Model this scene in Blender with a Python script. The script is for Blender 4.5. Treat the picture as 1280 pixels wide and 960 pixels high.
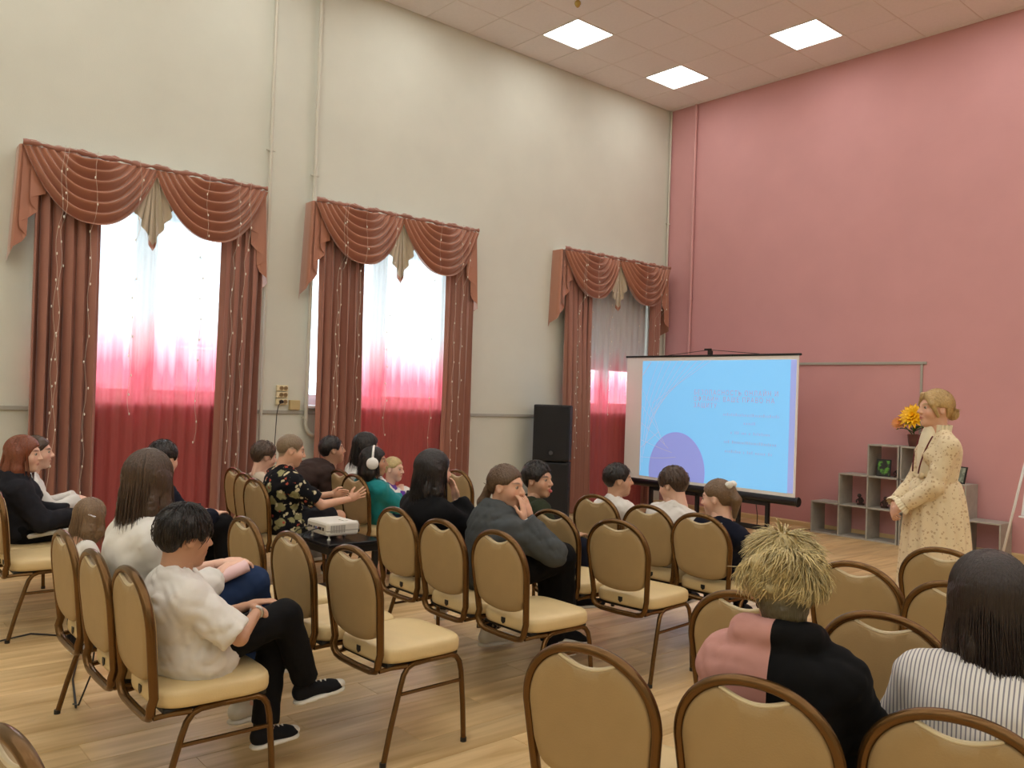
import bpy, bmesh, math, random
import numpy as np
from mathutils import Vector, Matrix

scn = bpy.context.scene
col = scn.collection
for o in list(bpy.data.objects):
    bpy.data.objects.remove(o)

# ------------------------------------------------------------------ camera
CAM_H = 1.4694
F_PX, YAW, PITCH, ROLL = 1052.2, 0.8622, 0.0141, 0.0351
def cam_axes():
    cy, sy = math.cos(YAW), math.sin(YAW)
    f = Vector((-sy * math.cos(PITCH), cy * math.cos(PITCH), math.sin(PITCH)))
    r = Vector((cy, sy, 0))
    u = r.cross(f)
    return r * math.cos(ROLL) + u * math.sin(ROLL), -r * math.sin(ROLL) + u * math.cos(ROLL), f
CR, CU, CF = cam_axes()
cd = bpy.data.cameras.new('camera')
cd.sensor_width = 36.0
cd.sensor_fit = 'HORIZONTAL'
cd.lens = F_PX / 1280 * 36.0
cd.clip_start = 0.05
cam = bpy.data.objects.new('camera', cd)
col.objects.link(cam)
M = Matrix((CR, CU, -CF)).transposed().to_4x4()
M.translation = Vector((0, 0, CAM_H))
cam.matrix_world = M
scn.camera = cam
def pix(p):
    d = Vector(p) - Vector((0, 0, CAM_H))
    z = d.dot(CF)
    if z < .05:
        return None
    return 640 + F_PX * d.dot(CR) / z, 480 - F_PX * d.dot(CU) / z

# ------------------------------------------------------------------ world, exposure
scn.view_settings.view_transform = 'Standard'
scn.view_settings.look = 'None'
scn.view_settings.gamma = 1.0
scn.view_settings.use_curve_mapping = False
scn.view_settings.exposure = 0.52
SKY = 5.0
PANEL = 9.0
w = bpy.data.worlds.new('overcast_sky')
scn.world = w
w.use_nodes = True
bg = w.node_tree.nodes['Background']
bg.inputs[0].default_value = (.86, .94, 1, 1)
bg.inputs[1].default_value = SKY

# ------------------------------------------------------------------ materials
MATS = {}
def srgb(r, g, b):
    f = lambda c: (c / 255 / 12.92) if c / 255 <= .04045 else ((c / 255 + .055) / 1.055) ** 2.4
    return (f(r), f(g), f(b), 1)
def mat(name, c, rough=.6, metal=0, bump=0, bscale=60, var=0, vscale=5, sheen=0, coat=0, stretch=None, attr=None, spec=None, emit=None, estr=0):
    if name in MATS:
        return MATS[name]
    m = bpy.data.materials.new(name)
    m.use_nodes = True
    nt = m.node_tree
    b = nt.nodes['Principled BSDF']
    b.inputs['Base Color'].default_value = c
    b.inputs['Roughness'].default_value = rough
    b.inputs['Metallic'].default_value = metal
    if sheen:
        b.inputs['Sheen Weight'].default_value = sheen
    if coat:
        b.inputs['Coat Weight'].default_value = coat
    if spec is not None:
        b.inputs['Specular IOR Level'].default_value = spec
    if emit:
        b.inputs['Emission Color'].default_value = emit
        b.inputs['Emission Strength'].default_value = estr
    N, L = nt.nodes.new, nt.links.new
    tc = N('ShaderNodeTexCoord')
    src = tc.outputs['Object']
    if stretch:
        mp = N('ShaderNodeMapping')
        mp.inputs['Scale'].default_value = stretch
        L(src, mp.inputs[0])
        src = mp.outputs[0]
    csrc = None
    if attr:
        at = N('ShaderNodeAttribute')
        at.attribute_name = attr
        csrc = at.outputs['Color']
        L(csrc, b.inputs['Base Color'])
    if var:
        nz = N('ShaderNodeTexNoise')
        nz.inputs['Scale'].default_value = vscale
        nz.inputs['Detail'].default_value = 4
        L(src, nz.inputs['Vector'])
        hs = N('ShaderNodeHueSaturation')
        mr = N('ShaderNodeMapRange')
        mr.inputs['From Min'].default_value = .3
        mr.inputs['From Max'].default_value = .7
        mr.inputs['To Min'].default_value = 1 - var
        mr.inputs['To Max'].default_value = 1 + var
        L(nz.outputs['Fac'], mr.inputs['Value'])
        L(mr.outputs[0], hs.inputs['Value'])
        hs.inputs['Color'].default_value = c
        if csrc:
            L(csrc, hs.inputs['Color'])
        L(hs.outputs[0], b.inputs['Base Color'])
    if bump:
        n2 = N('ShaderNodeTexNoise')
        n2.inputs['Scale'].default_value = bscale
        n2.inputs['Detail'].default_value = 3
        L(src, n2.inputs['Vector'])
        bp = N('ShaderNodeBump')
        bp.inputs['Strength'].default_value = bump
        bp.inputs['Distance'].default_value = .01
        L(n2.outputs['Fac'], bp.inputs['Height'])
        L(bp.outputs[0], b.inputs['Normal'])
    MATS[name] = m
    return m

# ------------------------------------------------------------------ mesh helpers
def link(o, parent=None):
    col.objects.link(o)
    if parent is not None:
        o.parent = parent
    return o
def tag(o, label=None, cat=None, group=None, kind=None):
    if label: o['label'] = label
    if cat: o['category'] = cat
    if group: o['group'] = group
    if kind: o['kind'] = kind
    return o
def empty(name, loc=(0, 0, 0), rz=0, label=None, cat=None, group=None):
    o = bpy.data.objects.new(name, None)
    o.empty_display_size = .1
    o.location = loc
    o.rotation_euler = (0, 0, rz)
    link(o)
    return tag(o, label, cat, group)
def pymesh(name, v, f, m, parent=None, smooth=True, cols=None):
    me = bpy.data.meshes.new(name)
    if isinstance(v, np.ndarray): v = v.tolist()
    if isinstance(f, np.ndarray): f = f.tolist()
    me.from_pydata(v, [], f)
    if m: me.materials.append(m)
    if smooth:
        me.polygons.foreach_set('use_smooth', [True] * len(me.polygons))
    if cols is not None:
        a = me.color_attributes.new('Col', 'FLOAT_COLOR', 'POINT')
        a.data.foreach_set('color', np.asarray(cols, np.float32).ravel())
    me.update()
    return link(bpy.data.objects.new(name, me), parent)
class MB:
    def __init__(s):
        s.v = []; s.f = []
    def add(s, v, f):
        k = len(s.v)
        s.v += [tuple(p) for p in v]
        s.f += [tuple(i + k for i in q) for q in f]
        return s
    def box(s, lo, hi, bev=0, rot=None, about=None):
        bm = bmesh.new()
        bmesh.ops.create_cube(bm, size=1)
        c = [(a + b) / 2 for a, b in zip(lo, hi)]
        d = [b - a for a, b in zip(lo, hi)]
        for v in bm.verts:
            v.co = Vector((v.co.x * d[0] + c[0], v.co.y * d[1] + c[1], v.co.z * d[2] + c[2]))
        if bev:
            bmesh.ops.bevel(bm, geom=list(bm.edges), offset=min(bev, min(d) * .49), segments=2, affect='EDGES', profile=.5)
        if rot is not None:
            bmesh.ops.rotate(bm, verts=bm.verts, cent=about or c, matrix=rot)
        bm.verts.index_update()
        s.add([v.co[:] for v in bm.verts], [[v.index for v in f.verts] for f in bm.faces])
        bm.free()
        return s
    def tube(s, pts, r, seg=10, closed=False, e=1.0, up=None, cap=True, radii=None):
        """sweep an ellipse (r wide, r*e along the frame normal) along pts"""
        P = [Vector(p) for p in pts]
        n = len(P)
        ring = []
        nrm = None
        for i in range(n):
            if closed:
                t = P[(i + 1) % n] - P[i - 1]
            else:
                t = P[min(i + 1, n - 1)] - P[max(i - 1, 0)]
            t.normalize()
            if up is not None:
                nrm = Vector(up) - t * Vector(up).dot(t)
            elif nrm is None:
                a = Vector((0, 0, 1)) if abs(t.z) < .9 else Vector((1, 0, 0))
                nrm = a - t * a.dot(t)
            else:
                nrm = nrm - t * nrm.dot(t)
            nrm.normalize()
            b = t.cross(nrm)
            rr = radii[i] if radii else r
            ring.append([(P[i] + b * (rr * math.cos(2 * math.pi * k / seg)) + nrm * (rr * e * math.sin(2 * math.pi * k / seg)))[:] for k in range(seg)])
        v = [p for q in ring for p in q]
        f = []
        m = n if closed else n - 1
        for i in range(m):
            j = (i + 1) % n
            for k in range(seg):
                l = (k + 1) % seg
                f.append((i * seg + k, i * seg + l, j * seg + l, j * seg + k))
        if cap and not closed:
            f.append(tuple(range(seg - 1, -1, -1)))
            f.append(tuple((n - 1) * seg + k for k in range(seg)))
        return s.add(v, f)
    def lathe(s, prof, c=(0, 0, 0), seg=20, axis='z'):
        v = []; f = []
        for r, z in prof:
            for k in range(seg):
                a = 2 * math.pi * k / seg
                p = (r * math.cos(a), r * math.sin(a), z)
                if axis == 'y': p = (p[0], p[2], p[1])
                if axis == 'x': p = (p[2], p[0], p[1])
                v.append((p[0] + c[0], p[1] + c[1], p[2] + c[2]))
        n = len(prof)
        for i in range(n - 1):
            for k in range(seg):
                l = (k + 1) % seg
                f.append((i * seg + k, i * seg + l, (i + 1) * seg + l, (i + 1) * seg + k))
        f.append(tuple(range(seg - 1, -1, -1)))
        f.append(tuple((n - 1) * seg + k for k in range(seg)))
        return s.add(v, f)
    def prism(s, poly, axis, a, b):
        """extrude a 2D polygon between a and b along an axis ('x','y','z')"""
        def P(u, v, t):
            return {'x': (t, u, v), 'y': (u, t, v), 'z': (u, v, t)}[axis]
        n = len(poly)
        v = [P(u, w_, a) for u, w_ in poly] + [P(u, w_, b) for u, w_ in poly]
        f = [tuple(range(n - 1, -1, -1)), tuple(range(n, 2 * n))]
        f += [(i, (i + 1) % n, n + (i + 1) % n, n + i) for i in range(n)]
        return s.add(v, f)
    def grid(s, fn, nu, nv):
        v = [fn(i / nu, j / nv) for i in range(nu + 1) for j in range(nv + 1)]
        f = [(i * (nv + 1) + j, (i + 1) * (nv + 1) + j, (i + 1) * (nv + 1) + j + 1, i * (nv + 1) + j + 1) for i in range(nu) for j in range(nv)]
        return s.add(v, f)
    def build(s, name, m, parent=None, smooth=False):
        o = pymesh(name, s.v, s.f, m, parent, smooth)
        return o
def fix_normals(o):
    bm = bmesh.new(); bm.from_mesh(o.data)
    bmesh.ops.recalc_face_normals(bm, faces=bm.faces)
    bm.to_mesh(o.data); bm.free()
    return o
def autosmooth(o, ang=40):
    """smooth faces, sharp where the angle is large"""
    bm = bmesh.new(); bm.from_mesh(o.data)
    bmesh.ops.recalc_face_normals(bm, faces=bm.faces)
    for f in bm.faces: f.smooth = True
    for e in bm.edges:
        if len(e.link_faces) == 2 and e.calc_face_angle(0) > math.radians(ang):
            e.smooth = False
    bm.to_mesh(o.data); bm.free()
    return o
def copy_tree(o, parent=None):
    c = o.copy()
    col.objects.link(c)
    c.parent = parent
    for ch in [x for x in bpy.data.objects if x.parent == o]:
        copy_tree(ch, c)
    return c
# ================================================================== STRUCTURE
WX, BY, ZC = -7.734, 9.467, 5.62           # window wall, pink wall, ceiling
RX, FY = 4.5, -4.5                          # walls behind the camera
m_grey = mat('grey_wall_paint', srgb(212, 213, 200), .75, bump=.08, bscale=90, var=.03, vscale=2)
m_pink = mat('pink_wall_paint', srgb(208, 154, 154), .75, bump=.08, bscale=90, var=.03, vscale=2)
m_white = mat('white_plastic', srgb(228, 228, 224), .4)
m_pipe = mat('pipe_paint', srgb(206, 203, 188), .45)
m_pinkpipe = mat('pink_pipe_paint', srgb(206, 154, 152), .5)
m_conduit = mat('grey_conduit', srgb(168, 166, 156), .5)

# ---- floor: subfloor slab and planks
fl = MB().box((WX - .3, FY, -.12), (RX, BY, -.012)).build('floor', mat('subfloor', srgb(120, 95, 65), .8))
tag(fl, kind='structure')
def plank_mat():
    m = bpy.data.materials.new('oak_laminate'); m.use_nodes = True
    nt = m.node_tree; N, L = nt.nodes.new, nt.links.new
    b = nt.nodes['Principled BSDF']
    g = N('ShaderNodeNewGeometry'); oi = N('ShaderNodeObjectInfo')
    mp = N('ShaderNodeMapping'); mp.inputs['Scale'].default_value = (9, .8, 1)
    L(g.outputs['Position'], mp.inputs[0])
    va = N('ShaderNodeVectorMath'); va.operation = 'ADD'
    cx = N('ShaderNodeCombineXYZ'); ml = N('ShaderNodeMath'); ml.operation = 'MULTIPLY'; ml.inputs[1].default_value = 40
    L(oi.outputs['Random'], ml.inputs[0]); L(ml.outputs[0], cx.inputs[2])
    L(mp.outputs[0], va.inputs[0]); L(cx.outputs[0], va.inputs[1])
    nz = N('ShaderNodeTexNoise'); nz.inputs['Scale'].default_value = 1.6; nz.inputs['Detail'].default_value = 6; nz.inputs['Distortion'].default_value = .6
    L(va.outputs[0], nz.inputs['Vector'])
    cr = N('ShaderNodeValToRGB')
    cr.color_ramp.elements[0].position = .3; cr.color_ramp.elements[0].color = srgb(186, 152, 100)
    cr.color_ramp.elements[1].position = .68; cr.color_ramp.elements[1].color = srgb(226, 196, 146)
    L(nz.outputs['Fac'], cr.inputs[0])
    hs = N('ShaderNodeHueSaturation'); mr = N('ShaderNodeMapRange')
    mr.inputs['To Min'].default_value = .88; mr.inputs['To Max'].default_value = 1.1
    L(oi.outputs['Random'], mr.inputs[0]); L(mr.outputs[0], hs.inputs['Value']); L(cr.outputs[0], hs.inputs['Color'])
    L(hs.outputs[0], b.inputs['Base Color'])
    b.inputs['Roughness'].default_value = .36
    return m
m_oak = plank_mat()
PW, PL = .192, 1.285
def plank_mesh(w_, l_):
    return MB().box((-w_ / 2, -l_ / 2, -.012), (w_ / 2, l_ / 2, 0), .0018)
random.seed(4)
cand = []
nx = int((RX - WX) / PW) + 1
for i in range(nx):
    off = (i * .37 * PL) % PL
    y = FY - off
    while y < BY:
        y0, y1 = max(y, FY), min(y + PL, BY)
        x0, x1 = WX + i * PW, min(WX + (i + 1) * PW, RX)
        if y1 - y0 > .02 and x1 - x0 > .02:
            c = ((x0 + x1) / 2, (y0 + y1) / 2, 0)
            best = 1e9
            vis = False
            for yy in (y0, c[1], y1):
                q = pix((c[0], yy, 0))
                if q and -60 < q[0] < 1340 and q[1] < 1010:
                    vis = True
            d = math.hypot(c[0], c[1])
            cand.append((0 if vis else 1, d, x0, x1, y0, y1))
        y += PL
cand.sort()
share = {}
rest = MB()
for k, (vis, d, x0, x1, y0, y1) in enumerate(cand):
    w_, l_ = round(x1 - x0 - .0012, 4), round(y1 - y0 - .0012, 4)
    if k < 300 and not vis:
        if (w_, l_) not in share:
            o = plank_mesh(w_, l_).build('plank', m_oak, fl)
            share[(w_, l_)] = o.data
        else:
            o = link(bpy.data.objects.new('plank', share[(w_, l_)]), fl)
        o.location = ((x0 + x1) / 2, (y0 + y1) / 2, 0)
    else:
        rest.box((x0 + .0006, y0 + .0006, -.012), (x1 - .0006, y1 - .0006, 0))
tag(rest.build('planks', m_oak, fl), kind='stuff')

# ---- walls
WIN = [(1.52, 3.30), (3.925, 5.80), (7.72, 9.22)]
SILL, HEAD = 1.30, 3.22
wl = MB()
T = .42
ys = [FY] + [e for a in WIN for e in a] + [BY]
for i in range(0, len(ys), 2):
    wl.box((WX - T, ys[i], 0), (WX, ys[i + 1], ZC + .2))
for a, b in WIN:
    wl.box((WX - T, a, 0), (WX, b, SILL)); wl.box((WX - T, a, HEAD), (WX, b, ZC + .2))
tag(wl.build('wall_left', m_grey), kind='structure')
tag(MB().box((WX - T, BY, 0), (RX + .2, BY + .2, ZC + .2)).build('wall_back', m_pink), kind='structure')
tag(MB().box((RX, FY, 0), (RX + .2, BY, ZC + .2)).build('wall_right', m_grey), kind='structure')
tag(MB().box((WX - T, FY - .2, 0), (RX + .2, FY, ZC + .2)).build('wall_front', m_grey), kind='structure')
m_base = mat('wood_baseboard', srgb(214, 186, 136), .5)
tag(MB().prism([(BY, 0), (BY, .06), (BY - .008, .06), (BY - .018, .045), (BY - .02, 0)], 'x', WX, RX).build('baseboard_back', m_base), kind='structure')
tag(MB().prism([(WX, 0), (WX, .06), (WX + .008, .06), (WX + .018, .045), (WX + .02, 0)], 'y', FY, BY - .02).build('baseboard_left', m_base), kind='structure')

# ---- ceiling: slab, T-grid tiles and light panels
GX, GY, TS = -7.161, 6.388, .6
ce = MB().box((WX - T, FY, ZC + .02), (RX, BY, ZC + .2)).build('ceiling', mat('ceiling_void', srgb(120, 108, 98), .9))
tag(ce, kind='structure')
m_tile = mat('mineral_tile', srgb(232, 226, 224), .9, bump=.25, bscale=160, var=.02, vscale=30)
panels = set()
for i in range(0, 7):
    for j in range(-6, 2):
        panels.add((3 * i, 3 * j))
tmesh = MB().box((.004, .004, 0), (TS - .004, TS - .004, .02), .004)
trest = MB()
tdata = None
ntile = 0
for i in range(-1, 20):
    for j in range(-19, 6):
        if (i, j) in panels: continue
        x0, y0 = GX + i * TS, GY + j * TS
        x1, y1 = min(x0 + TS, RX), min(y0 + TS, BY)
        xa, ya = max(x0, WX), max(y0, FY)
        if x1 - xa < .02 or y1 - ya < .02: continue
        q = [pix((a, b, ZC)) for a in (xa, x1) for b in (ya, y1)]
        vis = any(p and -20 < p[0] < 1300 and p[1] > -20 for p in q)
        full = (x1 - xa > .599) and (y1 - ya > .599)
        if vis:
            if full:
                if tdata is None:
                    o = tmesh.build('ceiling_tile', m_tile, ce); tdata = o.data
                else:
                    o = link(bpy.data.objects.new('ceiling_tile', tdata), ce)
                o.location = (x0, y0, ZC)
            else:
                MB().box((xa + .004, ya + .004, ZC), (x1 - .004, y1 - .004, ZC + .02), .004).build('ceiling_tile', m_tile, ce)
        else:
            trest.box((xa + .004, ya + .004, ZC), (x1 - .004, y1 - .004, ZC + .02))
tag(trest.build('ceiling_tiles', m_tile, ce), kind='stuff')
gr = MB()
for i in range(-1, 21):
    x = GX + i * TS
    if WX < x < RX: gr.box((x - .011, FY, ZC + .004), (x + .011, BY, ZC + .018))
for j in range(-19, 7):
    y = GY + j * TS
    if FY < y < BY: gr.box((WX, y - .011, ZC + .0045), (RX, y + .011, ZC + .0175))
gr.build('ceiling_grid', mat('grid_paint', srgb(214, 200, 190), .6), ce)

def emit_mat(name, c, s):
    m = bpy.data.materials.new(name); m.use_nodes = True
    nt = m.node_tree; nt.nodes.clear()
    e = nt.nodes.new('ShaderNodeEmission'); e.inputs[0].default_value = c; e.inputs[1].default_value = s
    o = nt.nodes.new('ShaderNodeOutputMaterial'); nt.links.new(e.outputs[0], o.inputs[0])
    return m
m_led = emit_mat('led_tube', (1, .985, .94, 1), PANEL)
m_ledgap = emit_mat('led_diffuser', (1, .985, .94, 1), PANEL * .62)
def make_panel():
    root = empty('ceiling_light')
    fr = MB()
    for a, b in (((.004, .004), (.596, .02)), ((.004, .58), (.596, .596)), ((.004, .02), (.02, .58)), ((.58, .02), (.596, .58))):
        fr.box((a[0], a[1], -.004), (b[0], b[1], .02))
    fr.build('frame', m_white, root)
    MB().box((.02, .02, .006), (.58, .58, .012)).build('diffuser', m_ledgap, root)
    for k in range(4):
        x = .09 + .14 * k
        MB().prism([(x - .036, .006), (x - .02, .001), (x + .02, .001), (x + .036, .006)], 'y', .03, .57).build('tube', m_led, root)
    return root
proto = make_panel()
first = True
for (i, j) in sorted(panels):
    o = proto if first else copy_tree(proto)
    first = False
    o.location = (GX + i * TS, GY + j * TS, ZC)
    if (i, j) == (0, 0): lab = 'square four-strip ceiling light over the window wall, farther from the pink wall'
    elif (i, j) == (0, 3): lab = 'square four-strip ceiling light nearest the corner of grey and pink walls'
    elif (i, j) == (3, 3): lab = 'square four-strip ceiling light beside the pink wall, away from the corner'
    else: lab = 'square four-strip ceiling light outside the photographed part of the ceiling'
    tag(o, lab, 'ceiling light', 'square ceiling lights in the tile grid')

# hook-like brass finial under the ceiling
fin = MB().lathe([(.05, 0), (.055, -.02), (.03, -.035), (.014, -.05), (.014, -.09), (.03, -.105), (.034, -.125), (.022, -.15), (.006, -.165)], (-6.138, 5.965, ZC), 14)
o = fin.build('ceiling_sprinkler', mat('brass', srgb(176, 150, 84), .3, .9), smooth=True)
tag(fix_normals(o), 'small brass sprinkler head hanging from the ceiling tiles', 'sprinkler')

# ---- windows
m_pvc = mat('white_window_frame', srgb(235, 238, 240), .35)
def glass_mat():
    m = bpy.data.materials.new('window_glass'); m.use_nodes = True
    nt = m.node_tree; nt.nodes.clear(); N, L = nt.nodes.new, nt.links.new
    t = N('ShaderNodeBsdfTransparent'); t.inputs[0].default_value = (.93, .96, .97, 1)
    g = N('ShaderNodeBsdfGlossy'); g.inputs['Roughness'].default_value = .02
    mx = N('ShaderNodeMixShader'); mx.inputs[0].default_value = .05
    o = N('ShaderNodeOutputMaterial')
    L(t.outputs[0], mx.inputs[1]); L(g.outputs[0], mx.inputs[2]); L(mx.outputs[0], o.inputs[0])
    return m
m_glass = glass_mat()
m_rad = mat('radiator_enamel', srgb(205, 190, 170), .4)
for n, (a, b) in enumerate(WIN):
    x0, x1 = WX - .30, WX - .23
    fr = MB()
    t = .06
    fr.box((x0, a, SILL), (x1, a + t, HEAD)); fr.box((x0, b - t, SILL), (x1, b, HEAD))
    fr.box((x0, a + t, SILL), (x1, b - t, SILL + t)); fr.box((x0, a + t, HEAD - t), (x1, b - t, HEAD))
    root = fr.build('window_%d' % (n + 1), m_pvc)
    tag(root, kind='structure')
    mid = (a + b) / 2
    MB().box((x0, mid - .045, SILL + t), (x1, mid + .045, HEAD - t)).build('mullion', m_pvc, root)
    for ya, yb in ((a + t, mid - .045), (mid + .045, b - t)):
        s = MB(); q = .05
        s.box((x0 + .005, ya, SILL + t), (x1 + .012, ya + q, HEAD - t)); s.box((x0 + .005, yb - q, SILL + t), (x1 + .012, yb, HEAD - t))
        s.box((x0 + .005, ya + q, SILL + t), (x1 + .012, yb - q, SILL + t + q)); s.box((x0 + .005, ya + q, HEAD - t - q), (x1 + .012, yb - q, HEAD - t))
        sa = s.build('sash', m_pvc, root)
        MB().box((x0 + .03, ya + q, SILL + t + q), (x0 + .036, yb - q, HEAD - t - q)).build('pane', m_glass, sa)
    MB().box((WX - .25, a - .02, SILL - .03), (WX + .05, b + .02, SILL + .004), .008).build('window_sill', m_pvc, root)
    # radiator under the sill
    r = empty('radiator', (WX + .037, mid, .16), 0, 'cream panel radiator veiled by the red sheer, under the %s' % ('window farthest from the pink wall', 'middle window', 'window next to the pink wall')[n], 'radiator', 'radiators under the windows')
    pb = MB().box((-.035, -.50, .12), (.01, .50, .86), .01)
    pb.build('panel', m_rad, r)
    for k in range(12):
        MB().box((.01, -.48 + k * .082, .16), (.022, -.425 + k * .082, .82), .006).build('rib', m_rad, r)
    for sy in (-.4, .4):
        MB().box((-.035, sy - .02, -.16), (0, sy + .02, .14)).build('bracket', m_rad, r)
# roller blind pulled down over most of the corner window
rb = empty('roller_blind', (WX - .12, (WIN[2][0] + WIN[2][1]) / 2, HEAD), 0, 'white roller blind pulled most of the way down behind the sheer', 'blind')
autosmooth(MB().tube([(0, -.73, -.03), (0, .73, -.03)], .022, 12).build('roller', m_pvc, rb))
MB().box((-.003, -.72, -1.34), (.0, .72, -.03)).build('blind_fabric', mat('blind_cloth', srgb(206, 202, 194), .9), rb)
MB().box((-.010, -.72, -1.365), (.008, .72, -1.34), .003).build('bottom_bar', m_pvc, rb)
# outside ground and the neighbouring building the windows look out on
tag(MB().box((-60, -40, -1.2), (WX - T - .05, 60, -1.1)).build('ground', mat('asphalt_yard', srgb(150, 155, 150), .9)), kind='structure')
nb = empty('neighbour_building', (-34, 6, -1.1), 0, 'pale apartment block seen faintly through the sheer curtains', 'building')
MB().box((-4, -24, 0), (0, 24, 9)).build('wall', mat('pale_facade', srgb(226, 230, 232), .8), nb)
MB().box((-4.2, -24.2, 9), (.2, 24.2, 9.4)).build('roof', mat('roof_edge', srgb(120, 128, 134), .7), nb)
m_dkglass = mat('far_glass', srgb(170, 186, 198), .3)
for k in range(12):
    for fz in range(3):
        wn = MB().box((0, -22.6 + k * 4, 1.1 + 2.9 * fz), (.06, -20.9 + k * 4, 2.6 + 2.9 * fz)).build('window', m_pvc, nb)
        MB().box((.061, -22.5 + k * 4, 1.2 + 2.9 * fz), (.075, -21.0 + k * 4, 2.5 + 2.9 * fz)).build('pane', m_dkglass, wn)
# ================================================================== CURTAINS
def satin(name, c, tr=.0):
    return mat(name, c, .42, sheen=.5, bump=.05, bscale=300, var=.05, vscale=3)
m_cop = satin('copper_satin', srgb(174, 116, 90))
m_cop2 = satin('copper_rose_drape', srgb(157, 104, 86))
m_lin = satin('beige_lining', srgb(196, 182, 158))
def sheer_mat():
    m = bpy.data.materials.new('ombre_tulle'); m.use_nodes = True
    nt = m.node_tree; nt.nodes.clear(); N, L = nt.nodes.new, nt.links.new
    g = N('ShaderNodeNewGeometry'); sp = N('ShaderNodeSeparateXYZ'); L(g.outputs['Position'], sp.inputs[0])
    nz = N('ShaderNodeTexNoise'); nz.inputs['Scale'].default_value = 4
    mp = N('ShaderNodeMapping'); mp.inputs['Scale'].default_value = (1, 3.0, .15); L(g.outputs['Position'], mp.inputs[0]); L(mp.outputs[0], nz.inputs['Vector'])
    ad = N('ShaderNodeMath'); ad.operation = 'MULTIPLY_ADD'; ad.inputs[1].default_value = .55
    L(nz.outputs['Fac'], ad.inputs[0]); L(sp.outputs[2], ad.inputs[2])
    mr = N('ShaderNodeMapRange'); mr.inputs['From Min'].default_value = 1.35; mr.inputs['From Max'].default_value = 2.35
    L(ad.outputs[0], mr.inputs[0])
    cr = N('ShaderNodeValToRGB')
    cr.color_ramp.elements[0].color = srgb(212, 124, 120); cr.color_ramp.elements[1].color = srgb(246, 248, 250)
    e = cr.color_ramp.elements.new(.5); e.color = srgb(250, 128, 144)
    L(mr.outputs[0], cr.inputs[0])
    tr = N('ShaderNodeBsdfTransparent'); L(cr.outputs[0], tr.inputs[0])
    tl = N('ShaderNodeBsdfTranslucent'); L(cr.outputs[0], tl.inputs[0])
    df = N('ShaderNodeBsdfDiffuse'); L(cr.outputs[0], df.inputs[0])
    m1 = N('ShaderNodeMixShader'); m1.inputs[0].default_value = .5; L(tl.outputs[0], m1.inputs[1]); L(df.outputs[0], m1.inputs[2])
    fd = N('ShaderNodeMapRange'); fd.inputs['From Min'].default_value = 0; fd.inputs['From Max'].default_value = 1; fd.inputs['To Min'].default_value = .80; fd.inputs['To Max'].default_value = .62; L(mr.outputs[0], fd.inputs[0])
    m2 = N('ShaderNodeMixShader'); L(fd.outputs[0], m2.inputs[0]); L(tr.outputs[0], m2.inputs[1]); L(m1.outputs[0], m2.inputs[2])
    o = N('ShaderNodeOutputMaterial'); L(m2.outputs[0], o.inputs[0])
    return m
m_tulle = sheer_mat()
ZT = 3.335
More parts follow.
